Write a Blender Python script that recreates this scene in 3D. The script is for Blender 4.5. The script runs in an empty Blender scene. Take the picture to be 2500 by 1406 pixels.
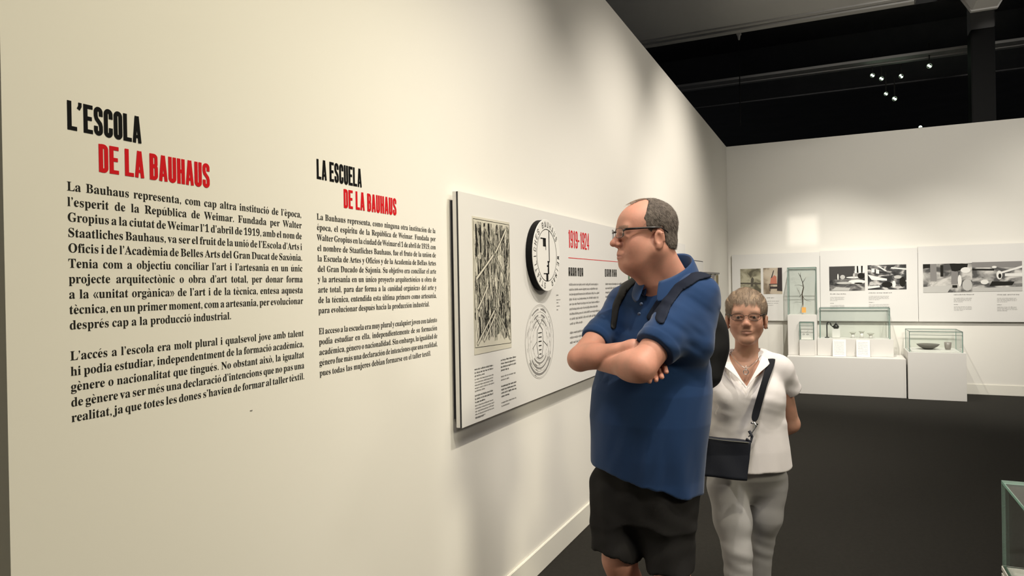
import bpy, bmesh, math, random
import numpy as np
from mathutils import Matrix, Vector
C = bpy.context.scene.collection
SC = bpy.context.scene
random.seed(7)

# ------------------------------------------------------------------ camera
F_PX, YAW, PIT, ROL, CAM_H = 1687.7, .4384, .0033, -.0177, 1.55
fw = np.array([-math.sin(YAW)*math.cos(PIT), math.cos(YAW)*math.cos(PIT), -math.sin(PIT)])
r0 = np.array([math.cos(YAW), math.sin(YAW), 0.]); u0 = np.cross(r0, fw)
RT = r0*math.cos(ROL)+u0*math.sin(ROL); UP = -r0*math.sin(ROL)+u0*math.cos(ROL)
EYE = np.array([0, 0, CAM_H])
cd = bpy.data.cameras.new('camera'); co = bpy.data.objects.new('camera', cd); C.objects.link(co)
cd.sensor_width = 36; cd.lens = F_PX/2500*36; cd.clip_start = .05; cd.clip_end = 100
m = Matrix.Identity(4)
for i in range(3):
    m[i][0] = RT[i]; m[i][1] = UP[i]; m[i][2] = -fw[i]; m[i][3] = EYE[i]
co.matrix_world = m
SC.camera = co

# ------------------------------------------------------------------ world, exposure, main lights
w = bpy.data.worlds.new('world'); SC.world = w; w.use_nodes = True
w.node_tree.nodes['Background'].inputs[0].default_value = (.9, .93, 1, 1)
w.node_tree.nodes['Background'].inputs[1].default_value = .06
SC.view_settings.view_transform = 'Standard'; SC.view_settings.look = 'None'
SC.view_settings.gamma = 1; SC.view_settings.use_curve_mapping = False
SC.view_settings.exposure = 0.0
WARM = (1, .90, .74); NEUT = (1, .95, .86)
def spot(loc, aim, power, angle, blend=.6, col=WARM, rad=.04, square=False):
    l = bpy.data.lights.new('spot_lamp', 'SPOT'); l.energy = power; l.color = col
    l.spot_size = math.radians(angle); l.spot_blend = blend; l.shadow_soft_size = rad; l.use_square = square
    o = bpy.data.objects.new('spot_lamp', l); C.objects.link(o); o.location = loc
    o.rotation_euler = (Vector(aim)-Vector(loc)).to_track_quat('-Z', 'Y').to_euler()
    return o
WALLX = -1.478; YB = 10.906; WH = 3.6
# wall washers over the text wall
WA = (1, .915, .69); WB = (1, .925, .82)
spot((.30, 1.5, 4.3), (WALLX, 1.6, .15), 205, 80, 1, WA)
spot((.30, 2.9, 4.3), (WALLX, 3.2, .15), 290, 80, 1, WB)
spot((.50, 4.9, 4.3), (WALLX, 5.2, .7), 330, 84, 1, WB)
spot((.7, 6.4, 4.6), (WALLX, 7.7, .9), 520, 80, 1, WB)
# added broad soft fill over the whole text wall from far across the room
spot((4.6, .4, 4.6), (WALLX, 1.2, .6), 960, 56, 1, WA, .7)
spot((4.8, 5.2, 4.8), (WALLX, 5.6, 1.3), 700, 70, 1, WB, .7)
# back wall cases
spot((-.1, 8.2, 4.4), (-.1, 10.7, .7), 560, 56, 1, NEUT)
spot((1.3, 8.0, 4.4), (1.2, 10.6, .35), 380, 62, 1, NEUT)
spot((3.6, 8.0, 4.4), (3.2, 10.8, .8), 330, 84, 1, NEUT)
spot((2.2, 4.2, 4.8), (1.2, YB, 2.6), 1050, 60, 1, (1, .95, .87), .5)  # added soft fill for the upper back wall
# added fill spots above the visitors, brightening their fronts
spot((-.3, .5, 4.4), (-.5, 2.8, 1.2), 165, 70, 1, (1, .94, .88), .3)
spot((.9, 1.7, 4.4), (-.3, 3.0, 1.2), 120, 60, 1, (1, .95, .92), .25)
# added lamp imitating the square glass-case reflection on the far wall
PL = np.array([.9, 7.6, 4.4])
spot(tuple(PL), (-.44, YB, 2.25), 280, 16, .02, WB, .002)

# ------------------------------------------------------------------ helpers
def pt(px, py, D):
    return EYE+(fw+RT*(px-1250)/F_PX-UP*(py-703)/F_PX)*D
def mat(name, col, rough=.6, bump=0, bscale=40, metal=0, var=0, vscale=3, attr=None, spec=.5, sheen=0):
    m = bpy.data.materials.new(name); m.use_nodes = True; nt = m.node_tree
    b = nt.nodes['Principled BSDF']
    b.inputs['Base Color'].default_value = (*col, 1); b.inputs['Roughness'].default_value = rough
    b.inputs['Metallic'].default_value = metal; b.inputs['Specular IOR Level'].default_value = spec
    if sheen: b.inputs['Sheen Weight'].default_value = sheen
    tc = nt.nodes.new('ShaderNodeTexCoord')
    src = None
    if attr:
        a = nt.nodes.new('ShaderNodeAttribute'); a.attribute_name = attr; src = a.outputs['Color']
    if var:
        n = nt.nodes.new('ShaderNodeTexNoise'); n.inputs['Scale'].default_value = vscale; n.inputs['Detail'].default_value = 6
        nt.links.new(tc.outputs['Object'], n.inputs['Vector'])
        mr = nt.nodes.new('ShaderNodeMapRange'); mr.inputs[3].default_value = 1-var; mr.inputs[4].default_value = 1+var
        nt.links.new(n.outputs['Fac'], mr.inputs[0])
        mx = nt.nodes.new('ShaderNodeMix'); mx.data_type = 'RGBA'; mx.blend_type = 'MULTIPLY'; mx.inputs['Factor'].default_value = 1
        if src: nt.links.new(src, mx.inputs['A'])
        else: mx.inputs['A'].default_value = (*col, 1)
        nt.links.new(mr.outputs[0], mx.inputs['B']); src = mx.outputs['Result']
    if src: nt.links.new(src, b.inputs['Base Color'])
    if bump:
        n = nt.nodes.new('ShaderNodeTexNoise'); n.inputs['Scale'].default_value = bscale; n.inputs['Detail'].default_value = 5
        nt.links.new(tc.outputs['Object'], n.inputs['Vector'])
        bp = nt.nodes.new('ShaderNodeBump'); bp.inputs['Strength'].default_value = bump; bp.inputs['Distance'].default_value = .01
        nt.links.new(n.outputs['Fac'], bp.inputs['Height']); nt.links.new(bp.outputs[0], b.inputs['Normal'])
    return m
M = dict(
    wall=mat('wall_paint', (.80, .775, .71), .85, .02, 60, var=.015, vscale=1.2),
    wallgrey=mat('wall_return_shade', (.40, .38, .31), .85, .06, 60),  # shade on the return wall put into its darker colour
    panel=mat('panel_white', (.72, .705, .67), .6, .02, 80),
    base=mat('baseboard_paint', (.80, .775, .69), .5, .02, 30),
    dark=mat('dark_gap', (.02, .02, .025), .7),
    floor=mat('carpet', (.0185, .017, .0135), .95, .3, 220, var=.25, vscale=40, spec=.2),
    ceil=mat('ceiling_dark', (.19, .19, .195), .9, .05, 8, var=.2, vscale=1.5),
    ceil2=mat('ceiling_soffit', (.66, .65, .63), .9, .05, 8, var=.1, vscale=1),
    strip=mat('ceiling_strip', (.55, .54, .52), .7),
    black=mat('vinyl_black', (.004, .004, .004), .6, spec=.15),
    ink=mat('print_ink', (.018, .017, .014), .7, spec=.15),
    grey=mat('print_grey', (.22, .21, .20), .6),
    lgrey=mat('print_light_grey', (.5, .49, .46), .6),
    red=mat('vinyl_red', (.60, .006, .012), .6, spec=.2),
    paper=mat('paper_cream', (.60, .57, .47), .7, .03, 50, var=.05, vscale=12),
    white=mat('lacquer_white', (.78, .765, .72), .45, .01, 20),
    plinth=mat('plinth_white', (.72, .70, .66), .55, .02, 30),
    metal=mat('metal_chrome', (.6, .6, .6), .25, metal=1),
    seal=mat('seal_grey_green', (.17, .20, .18), .4),
    wood=mat('twig_brown', (.06, .04, .025), .8, .3, 60),
    orange=mat('tag_orange', (.85, .42, .10), .7),
    ceramic=mat('ceramic_grey', (.16, .15, .13), .35, .05, 30),
    pewter=mat('metal_dark', (.06, .06, .055), .35, metal=.6),
)
def glass_mat(name, tint, refl=.09, edge=False):
    m = bpy.data.materials.new(name); m.use_nodes = True; nt = m.node_tree; nt.nodes.clear()
    o = nt.nodes.new('ShaderNodeOutputMaterial'); t = nt.nodes.new('ShaderNodeBsdfTransparent'); t.inputs[0].default_value = (*tint, 1)
    g = nt.nodes.new('ShaderNodeBsdfGlossy'); g.inputs['Roughness'].default_value = .02
    mx = nt.nodes.new('ShaderNodeMixShader')
    if edge:
        g = nt.nodes.new('ShaderNodeBsdfPrincipled'); g.inputs['Base Color'].default_value = (.42, .62, .55, 1); g.inputs['Roughness'].default_value = .15
        mx.inputs[0].default_value = .75
    else:
        f = nt.nodes.new('ShaderNodeLayerWeight'); f.inputs['Blend'].default_value = .5
        pw = nt.nodes.new('ShaderNodeMath'); pw.operation = 'POWER'; pw.inputs[1].default_value = 4; nt.links.new(f.outputs['Facing'], pw.inputs[0])
        ma = nt.nodes.new('ShaderNodeMath'); ma.operation = 'MULTIPLY_ADD'; ma.inputs[1].default_value = .5; ma.inputs[2].default_value = .025; nt.links.new(pw.outputs[0], ma.inputs[0]); nt.links.new(ma.outputs[0], mx.inputs[0])
    nt.links.new(t.outputs[0], mx.inputs[1]); nt.links.new(g.outputs[0], mx.inputs[2]); nt.links.new(mx.outputs[0], o.inputs[0])
    return m
M['glass'] = glass_mat('case_glass', (.985, .996, .99)); M['gedge'] = glass_mat('case_glass_edge', (.5, .75, .65), edge=True)
M['lens'] = glass_mat('spectacle_glass', (.9, .9, .9))

def emat(name, col, s):
    m = bpy.data.materials.new(name); m.use_nodes = True; nt = m.node_tree; nt.nodes.clear()
    o = nt.nodes.new('ShaderNodeOutputMaterial'); e = nt.nodes.new('ShaderNodeEmission'); e.inputs[0].default_value = (*col, 1); e.inputs[1].default_value = s
    nt.links.new(e.outputs[0], o.inputs[0]); return m
M['lampglow'] = emat('lamp_glow', (.75, 1, .72), 9)

BASE = {}
def thing(name, loc, label, cat, group=None):
    o = bpy.data.objects.new(name, None); C.objects.link(o); o.location = loc; o.empty_display_size = .1
    BASE[o.name] = np.array(loc, float); tag(o, label, cat, group); return o
def tag(o, label=None, cat=None, group=None, kind=None):
    for k, v in (('label', label), ('category', cat), ('group', group), ('kind', kind)):
        if v: o[k] = v
    return o
class MB:
    """collects polygons in world space, links them as ONE mesh object"""
    def __init__(s): s.v = []; s.f = []; s.mi = []
    def poly(s, pts, mi=0):
        n = len(s.v); s.v += [tuple(p) for p in pts]; s.f.append(tuple(range(n, n+len(pts)))); s.mi.append(mi)
    def mesh(s, vs, fs, mi=0):
        n = len(s.v); s.v += [tuple(p) for p in vs]; s.f += [tuple(i+n for i in f) for f in fs]; s.mi += [mi]*len(fs)
    def box(s, lo, hi, mi=0, bev=0):
        x0, y0, z0 = lo; x1, y1, z1 = hi
        if bev:
            bm = bmesh.new(); bmesh.ops.create_cube(bm, size=1)
            for v in bm.verts: v.co = Vector(((x0+x1)/2+v.co.x*(x1-x0), (y0+y1)/2+v.co.y*(y1-y0), (z0+z1)/2+v.co.z*(z1-z0)))
            bmesh.ops.bevel(bm, geom=bm.edges[:], offset=bev, segments=2, affect='EDGES')
            bm.verts.index_update(); s.mesh([v.co[:] for v in bm.verts], [[v.index for v in f.verts] for f in bm.faces], mi); bm.free(); return
        V = [(x0, y0, z0), (x1, y0, z0), (x1, y1, z0), (x0, y1, z0), (x0, y0, z1), (x1, y0, z1), (x1, y1, z1), (x0, y1, z1)]
        s.mesh(V, [(0, 3, 2, 1), (4, 5, 6, 7), (0, 1, 5, 4), (1, 2, 6, 5), (2, 3, 7, 6), (3, 0, 4, 7)], mi)
    def tube(s, pts, r, n=8, mi=0, cap=True):
        pts = [np.array(p, float) for p in pts]; rs = r if hasattr(r, '__len__') else [r]*len(pts); rings = []
        ref = None
        for i, p in enumerate(pts):
            t = pts[min(i+1, len(pts)-1)]-pts[max(i-1, 0)]; t /= np.linalg.norm(t)+1e-9
            if ref is None: ref = np.array([0, 0, 1.]) if abs(t[2]) < .9 else np.array([1., 0, 0])
            a = np.cross(t, ref); a /= np.linalg.norm(a); b = np.cross(t, a); ref = np.cross(a, t)
            rings.append([p+rs[i]*(math.cos(k*2*math.pi/n)*a+math.sin(k*2*math.pi/n)*b) for k in range(n)])
        V = [q for rr in rings for q in rr]; Fc = []
        for i in range(len(pts)-1):
            for k in range(n): Fc.append((i*n+k, i*n+(k+1) % n, (i+1)*n+(k+1) % n, (i+1)*n+k))
        if cap: Fc += [tuple(range(n))[::-1], tuple(range((len(pts)-1)*n, len(pts)*n))]
        s.mesh(V, Fc, mi)
    def lathe(s, c, prof, n=28, ax=(0, 0, 1), mi=0):
        ax = np.array(ax, float); ax /= np.linalg.norm(ax); a = np.cross(ax, [0, 1, 0] if abs(ax[1]) < .9 else [1, 0, 0]); a /= np.linalg.norm(a); b = np.cross(ax, a)
        V = []; c = np.array(c, float)
        for rr, h in prof:
            for k in range(n):
                t = k*2*math.pi/n; V.append(c+ax*h+rr*(math.cos(t)*a+math.sin(t)*b))
        Fc = [(i*n+k, i*n+(k+1) % n, (i+1)*n+(k+1) % n, (i+1)*n+k) for i in range(len(prof)-1) for k in range(n)]
        s.mesh(V, Fc, mi)
    def build(s, name, mats, parent=None, loc=None, smooth=False):
        if not isinstance(mats, (list, tuple)): mats = [mats]
        root = parent
        while root is not None and root.parent is not None: root = root.parent
        off = BASE[root.name] if root is not None else (np.array(loc, float) if loc is not None else np.zeros(3))
        me = bpy.data.meshes.new(name)
        me.from_pydata([tuple(np.array(v)-off) for v in s.v], [], s.f)
        for q in mats: me.materials.append(q)
        me.polygons.foreach_set('material_index', s.mi)
        if smooth: me.polygons.foreach_set('use_smooth', [True]*len(s.f))
        me.update()
        o = bpy.data.objects.new(name, me); C.objects.link(o)
        if parent is not None: o.parent = parent
        elif loc is not None: o.location = loc; BASE[o.name] = off
        else: BASE[o.name] = off
        return o
def struct(name, mb, mt): return tag(mb.build(name, mt), kind='structure')

# ------------------------------------------------------------------ room shell
mb = MB(); mb.box((WALLX-.14, .807, 0), (WALLX, YB+.14, WH)); struct('wall_left', mb, M['wall'])
mb = MB(); mb.box((WALLX, YB, 0), (7, YB+.14, WH)); struct('wall_back', mb, M['wall'])
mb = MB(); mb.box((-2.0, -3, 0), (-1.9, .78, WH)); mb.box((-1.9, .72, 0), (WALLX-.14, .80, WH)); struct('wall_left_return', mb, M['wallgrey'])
mb = MB(); mb.box((7, -3, 0), (7.14, YB+.14, WH)); struct('wall_right', mb, M['wall'])
mb = MB(); mb.box((-9, -4, -.05), (12, 24, 0)); struct('floor', mb, M['floor'])
mb = MB(); mb.box((WALLX, .807, 0), (WALLX+.014, YB, .135), bev=.003); struct('baseboard_left', mb, M['base'])
mb = MB(); mb.box((WALLX+.014, YB-.014, 0), (7, YB, .135), bev=.003); struct('baseboard_back', mb, M['base'])
# hall ceiling above the exhibition walls: soffit, recesses and beams running across
mb = MB(); mb.box((-9, -4, 5.0), (12, 9.72, 5.3)); struct('ceiling', mb, M['ceil2'])
mb = MB(); mb.box((-9, 9.9, 6.0), (12, 24, 6.2)); mb.box((-9, 24, 0), (12, 24.2, 6.2)); mb.box((-9, 9.72, 5.3), (12, 9.9, 6.2)); struct('ceiling_recess', mb, M['ceil'])
mb = MB(); mb.box((-9, 9.72, 4.98), (12, 9.80, 5.28)); mb.box((-9, 9.83, 4.96), (12, 9.95, 5.24)); struct('trim_1', mb, M['strip'])
mb = MB(); mb.box((-9, 12.33, 5.0), (12, 12.52, 5.04)); mb.box((-9, 12.56, 4.99), (12, 12.66, 5.04)); struct('trim_2', mb, M['strip'])
mb = MB(); mb.box((-9, 12.66, 5.02), (12, 14.0, 5.06)); mb.box((-9, 14.0, 5.0), (12, 14.1, 6.0)); struct('ceiling_beam', mb, M['ceil'])
t = thing('support_column', (2.07, 11.55, 3.0), 'black square post seen against the dark hall ceiling behind the far wall', 'post')
mb = MB(); mb.box((1.74, 11.4, 3.0), (2.02, 11.7, 4.98), bev=.01); mb.build('shaft', M['black'], t)
mb = MB(); mb.box((1.74, 11.4, 4.98), (2.02, 11.7, 6.0), bev=.01); mb.build('capital', M['ceil'], t)
t = thing('ceiling_duct', (1.9, 9.0, 4.6), 'pale grey chamfered ventilation duct at the top right of the hall ceiling', 'duct')
mb = MB(); mb.tube([(1.72, 9.2, 5.12), (1.72, 10.3, 5.12)], .26, 6); mb.build('duct_body', M['ceil2'], t)
mb = MB(); mb.tube([(1.72, 10.3, 5.12), (1.72, 10.36, 5.12)], .28, 6); mb.build('duct_flange', M['strip'], t)
# added aperture box, out of view: four blades shape the reflection's square patch
t = thing('added_gobo', PL, 'added unseen aperture box that shapes the imitated glass-case reflection on the far wall', 'light mask')
yb_ = PL[1]+.12; k_ = .12/(YB-PL[1]); ax0, ax1 = PL[0]+(-.654-PL[0])*k_, PL[0]+(-.228-PL[0])*k_; az0, az1 = PL[2]+(2.02-PL[2])*k_, PL[2]+(2.48-PL[2])*k_
for lo_, hi_ in (((ax0-.12, az0-.12), (ax0, az1+.12)), ((ax1, az0-.12), (ax1+.12, az1+.12)), ((ax0, az1), (ax1, az1+.12)), ((ax0, az0-.12), (ax1, az0))):
    mb = MB(); mb.box((lo_[0], yb_, lo_[1]), (hi_[0], yb_+.002, hi_[1])); mb.build('gobo_blade', M['black'], t)
mb = MB(); mb.box((ax0-.12, PL[1]-.1, az1+.12), (ax1+.12, yb_, az1+.123)); mb.box((ax0-.12, PL[1]-.1, az0-.12), (ax0-.117, yb_, az1+.12)); mb.box((ax1+.117, PL[1]-.1, az0-.12), (ax1+.12, yb_, az1+.12)); mb.tube([(PL[0], PL[1]-.05, az1+.12), (PL[0], PL[1]-.05, 5.0)], .012, 8); mb.build('gobo_housing', M['pewter'], t)
# hanging rod
t = thing('hanging_cable', (-1.16, 9.97, 3.7), 'thin dark cable hanging from a small bracket on the ceiling strip', 'cable')
mb = MB(); mb.tube([(-1.16, 9.97, 4.96), (-1.16, 9.97, 3.7)], .008, 6); mb.build('cable', M['black'], t)
mb = MB(); mb.box((-1.19, 9.94, 4.94), (-1.13, 10.0, 4.965), bev=.004); mb.tube([(-1.16, 9.97, 4.94), (-1.16, 9.97, 4.87)], [.022, .010], 10); mb.build('bracket', M['strip'], t)
# far hall spotlights
def far_lamp(px, py, D, label, big=1.0):
    p = pt(px, py, D); r = .035*big
    t = thing('ceiling_spotlight', p, label, 'spotlight', 'lit spotlights in the dark hall ceiling')
    a = EYE-p; a /= np.linalg.norm(a)
    mb = MB(); mb.lathe(p-a*.02, [(0, -.16*big), (r*1.6, -.15*big), (r*1.9, 0), (r*1.75, .0), (r*1.5, -.05)], 16, a); mb.build('housing', M['pewter'], t, smooth=True)
    mb = MB(); 
    for o_ in ((-.6, .35), (.6, -.35)):
        c_ = p-a*.03+RT*r*o_[0]+UP*r*o_[1]*(2 if 'third' in label else 1); mb = MB(); mb.lathe(c_, [(r*.75, -.02), (r*.7, .005), (r*.4, .015), (0, .02)], 12, a); mb.build('lens', M['lampglow'], t, smooth=True)
    mb = MB(); top = p+np.array([0, 0, .42]); mb.tube([p-a*.1, p-a*.1+np.array([0, 0, .35])], .01, 6); mb.build('stem', M['pewter'], t)
far_lamp(2130, 184, 11.1, 'leftmost glowing spotlight of the high row', .55)
far_lamp(2152, 192, 11.1, 'second glowing spotlight from the left in the high row', .55)
far_lamp(2200, 186, 11.1, 'third glowing spotlight from the left in the high row', .55)
far_lamp(2269, 161, 10.6, 'glowing spotlight highest of the cluster, nearest the black post', .6)
far_lamp(2163, 229, 11.2, 'left one of the two glowing spotlights hanging lowest', .5)
far_lamp(2184, 241, 11.2, 'right one of the two glowing spotlights hanging lowest', .6)
p = pt(2247, 310, 10.9)
t = thing('indicator_lamp', p, 'tiny white lamp on the top edge of the far wall', 'lamp')
mb = MB(); mb.box(p-np.array([.03, .03, .045]), p+np.array([.03, .03, -.01])); mb.build('lamp_base', M['pewter'], t)
mb = MB(); mb.lathe(p, [(.022, -.015), (.022, .008), (.012, .018), (0, .02)], 12); mb.build('bulb', M['lampglow'], t, smooth=True)

# ------------------------------------------------------------------ flat print helpers
class Frame:
    def __init__(s, o, u, v): s.o = np.array(o, float); s.u = np.array(u, float); s.v = np.array(v, float); s.n = np.cross(s.u, s.v)
    def __call__(s, a, b, h=0): return s.o+s.u*a+s.v*b+s.n*h
def LF(y, z, x=WALLX): return Frame((x, y, z), (0, 1, 0), (0, 0, 1))      # on the left wall, seen from +x
def BF(x, z, y=YB): return Frame((x, y, z), (1, 0, 0), (0, 0, 1))         # on the back wall, seen from -y
def stroke(mb, fr, pts, wd, h=.0006, closed=False, mi=0):
    P = [np.array(p, float) for p in pts]; P = [p for i, p in enumerate(P) if i == 0 or np.linalg.norm(p-P[i-1]) > 1e-5]
    if closed and np.linalg.norm(P[0]-P[-1]) < 1e-5: P = P[:-1]
    n = len(P); L = []; Rr = []; mb.k = (getattr(mb, 'k', 0)+1) % 16; h = h+mb.k*.00003
    for i in range(n):
        a = P[(i-1) % n] if (closed or i > 0) else None; b = P[(i+1) % n] if (closed or i < n-1) else None
        d1 = (P[i]-a)/max(1e-9, np.linalg.norm(P[i]-a)) if a is not None else None
        d2 = (b-P[i])/max(1e-9, np.linalg.norm(b-P[i])) if b is not None else None
        if d1 is None: d1 = d2
        if d2 is None: d2 = d1
        n1 = np.array([-d1[1], d1[0]]); n2 = np.array([-d2[1], d2[0]]); mt = n1+n2; k = np.linalg.norm(mt)
        mt = n1 if k < .3 else mt/k; s = wd/2/max(.5, mt@n1)
        L.append(P[i]+mt*s); Rr.append(P[i]-mt*s)
    V = [fr(*q, h) for q in L]+[fr(*q, h) for q in Rr]; m_ = n if closed else n-1
    mb.mesh(V, [(n+i, n+(i+1) % n, (i+1) % n, i) for i in range(m_)], mi)
def arc(cx, cy, rx, ry, a0, a1, n=7):
    return [(cx+rx*math.cos(math.radians(a0+(a1-a0)*i/n)), cy+ry*math.sin(math.radians(a0+(a1-a0)*i/n))) for i in range(n+1)]
def glyph(c, w=.34, s=.15, b=.13):
    """centre-line strokes of a condensed capital: list of (points, width, closed)"""
    x0, x1 = s/2, w-s/2; y0, y1 = b/2, 1-b/2; r = min(.12, (x1-x0)/2); t = s
    G = {
     'L': [([(x0, 1), (x0, 0)], s, 0), ([(0, y0), (w, y0)], b, 0)],
     'E': [([(x0, 1), (x0, 0)], s, 0), ([(0, y0), (w, y0)], b, 0), ([(0, y1), (w, y1)], b, 0), ([(0, .52), (w*.9, .52)], b, 0)],
     'T': [([(w/2, 1), (w/2, 0)], s, 0), ([(0, y1), (w, y1)], b, 0)],
     'I': [([(w/2, 1), (w/2, 0)], s, 0)],
     'H': [([(x0, 1), (x0, 0)], s, 0), ([(x1, 1), (x1, 0)], s, 0), ([(x0, .5), (x1, .5)], b, 0)],
     'A': [([(s*.42, 0), (w/2-s*.12, 1)], s*.88, 0), ([(w-s*.42, 0), (w/2+s*.12, 1)], s*.88, 0), ([(x0, .24), (x1, .24)], b*.8, 0)],
     'W': [([(s*.4, 1), (w*.28, 0)], s*.8, 0), ([(w*.28, 0), (w*.5, .9)], s*.8, 0), ([(w*.5, .9), (w*.72, 0)], s*.8, 0), ([(w*.72, 0), (w-s*.4, 1)], s*.8, 0)],
     'M': [([(x0, 0), (x0, 1)], s, 0), ([(x0, 1), (w/2, .3)], s*.8, 0), ([(w/2, .3), (x1, 1)], s*.8, 0), ([(x1, 1), (x1, 0)], s, 0)],
     'O': [(arc(x1-r, y1-r, r, r, 0, 90)+arc(x0+r, y1-r, r, r, 90, 180)+arc(x0+r, y0+r, r, r, 180, 270)+arc(x1-r, y0+r, r, r, 270, 360), t, 1)],
     'C': [([(x1, .66)]+arc(x1-r, y1-r, r, r, 0, 90)+arc(x0+r, y1-r, r, r, 90, 180)+arc(x0+r, y0+r, r, r, 180, 270)+arc(x1-r, y0+r, r, r, 270, 360)+[(x1, .34)], t, 0)],
     'U': [([(x0, 1)]+arc(x0+r, y0+r, r, r, 180, 270)+arc(x1-r, y0+r, r, r, 270, 360)+[(x1, 1)], t, 0)],
     'D': [([(x0, 1), (x0, 0)], s, 0), ([(x0, y1)]+arc(x1-r, y1-r, r, r, 90, 0)+arc(x1-r, y0+r, r, r, 0, -90)+[(x0, y0)], t*.95, 0)],
     'B': [([(x0, 1), (x0, 0)], s, 0), ([(x0, y1)]+arc(x1-r, y1-r*.8, r*.95, r*.8, 90, 0)+arc(x1-r, .53+r*.8, r*.95, r*.8, 0, -90)+[(x0, .53)], t*.85, 0),
           ([(x0, .53)]+arc(x1-r, .53-r*.8, r, r*.8, 90, 0)+arc(x1-r, y0+r, r, r, 0, -90)+[(x0, y0)], t*.9, 0)],
     'R': [([(x0, 1), (x0, 0)], s, 0), ([(x0, y1)]+arc(x1-r, y1-r, r, r, 90, 0)+arc(x1-r, .45+r, r, r, 0, -90)+[(x0, .45)], t*.9, 0), ([(w*.55, .45), (x1, 0)], s, 0)],
     'S': [([(x1, .68)]+arc(x1-r, y1-r, r, r, 0, 90)+arc(x0+r, y1-r, r, r, 90, 180)+[(x0, .68), (x0+.03, .58), (x1-.03, .42), (x1, .32)]+arc(x1-r, y0+r, r, r, 0, -90)+arc(x0+r, y0+r, r, r, -90, -180)+[(x0, .32)], t*.95, 0)],
     '1': [([(w*.6, 1), (w*.6, 0)], s, 0), ([(w*.2, .8), (w*.6, .92)], b*.9, 0)],
     '2': [([(x0, .68)]+arc(x0+r, y1-r, r, r, 180, 90)+arc(x1-r, y1-r, r, r, 90, 0)+[(x1, .65), (x0, .12)], t*.9, 0), ([(0, y0), (w, y0)], b, 0)],
     '4': [([(x1-.04, 1), (x1-.04, 0)], s*.9, 0), ([(x1-.04, 1), (x0-.02, .3)], s*.6, 0), ([(0, .26), (w, .26)], b*.9, 0)],
     '9': [(arc(x1-r, y1-r, r, r, 0, 90)+arc(x0+r, y1-r, r, r, 90, 180)+arc(x0+r, .45+r, r, r, 180, 270)+arc(x1-r, .45+r, r, r, 270, 360), t*.9, 1), ([(x1, .8), (x1, .2)]+arc(x1-r, y0+r, r, r, 0, -90)+arc(x0+r, y0+r, r, r, -90, -180)+[(x0, .3)], t*.9, 0)],
     '-': [([(0, .45), (w*.7, .45)], b, 0)],
     '’': [([(s/2, 1), (s/2, .88), (s*.1, .76)], s*.8, 0)],
    }
    return G.get(c, [])
def headline(name, txt, fr, width, height, mt, parent, w=.37, s=.165, b=.14, gap=.042, h=.0008):
    adv = []
    for c in txt:
        adv.append({' ': .16, '’': .17, 'I': .2, '-': .28, '1': .27}.get(c, w)+(.02 if c == 'A' else 0))
    tot = sum(adv)+gap*(len(txt)-1); k = width/tot; x = 0; mb = MB()
    for c, a in zip(txt, adv):
        ww = w+(.02 if c == 'A' else 0)
        for pts, wd, cl in glyph(c, ww if c not in 'I1-’' else a, s, b):
            # horizontal scale differs from vertical: build in unit space, then map
            f2 = Frame(fr.o+fr.u*(x*k), fr.u*k, fr.v*height); f2.n = fr.n
            stroke(mb, f2, pts, wd, h, bool(cl))
        x += a+gap
    return mb.build(name, mt, parent)
# --- serif words from Blender's own fallback glyphs, converted once per character
def sercode(c):
    if 'A' <= c <= 'Z': return chr(0x1D400+ord(c)-65)
    if 'a' <= c <= 'z': return chr(0x1D41A+ord(c)-97)
    if '0' <= c <= '9': return chr(0x1D7CE+ord(c)-48)
    return c
ACC = {'à': 'a`', 'è': 'e`', 'é': 'e´', 'ó': 'o´', 'ò': 'o`', 'ú': 'u´', 'í': 'i´', 'á': 'a´', 'ï': 'i´'}
_adv = {}; _gm = {}
def _dim(s):
    cu = bpy.data.curves.new('glyph', 'FONT'); cu.body = s; cu.size = 1; cu.resolution_u = 2; cu.offset = .0
    o = bpy.data.objects.new('glyph', cu); C.objects.link(o); bpy.context.view_layer.update()
    dg = bpy.context.evaluated_depsgraph_get(); e = o.evaluated_get(dg); me = e.to_mesh()
    v = np.array([q.co[:2] for q in me.vertices]) if len(me.vertices) else np.zeros((0, 2)); f = [tuple(p.vertices) for p in me.polygons]
    e.to_mesh_clear(); bpy.data.objects.remove(o); bpy.data.curves.remove(cu)
    return v, f
_bar = None
def gl(c):
    global _bar
    if c in _gm: return _gm[c], _adv[c]
    if _bar is None: _bar = _dim('||')[0][:, 0].max()
    g = sercode(c); v, f = _dim(g); v2, _ = _dim('|'+g+'|')
    _gm[c] = (v, f); _adv[c] = v2[:, 0].max()-_bar
    return _gm[c], _adv[c]
def word(txt):
    """vertices, faces, width of a word at size 1"""
    V = []; Fc = []; x = 0
    for ch in txt:
        acc = None
        if ch in ACC: ch, acc = ACC[ch]
        (v, f), a = gl(ch); n = len(V); V += [(p[0]+x, p[1]) for p in v]; Fc += [tuple(i+n for i in q) for q in f]
        if acc:
            n = len(V); cx = x+a/2; top = .70 if ch != 'i' else .78; d = .11 if acc == '´' else -.11
            V += [(cx-d*.5-.03, top-.12), (cx-d*.5+.03, top-.12), (cx+d*.6+.05, top), (cx+d*.6-.05, top)]; Fc += [(n, n+1, n+2, n+3)]
        x += a
    return V, Fc, x
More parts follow.
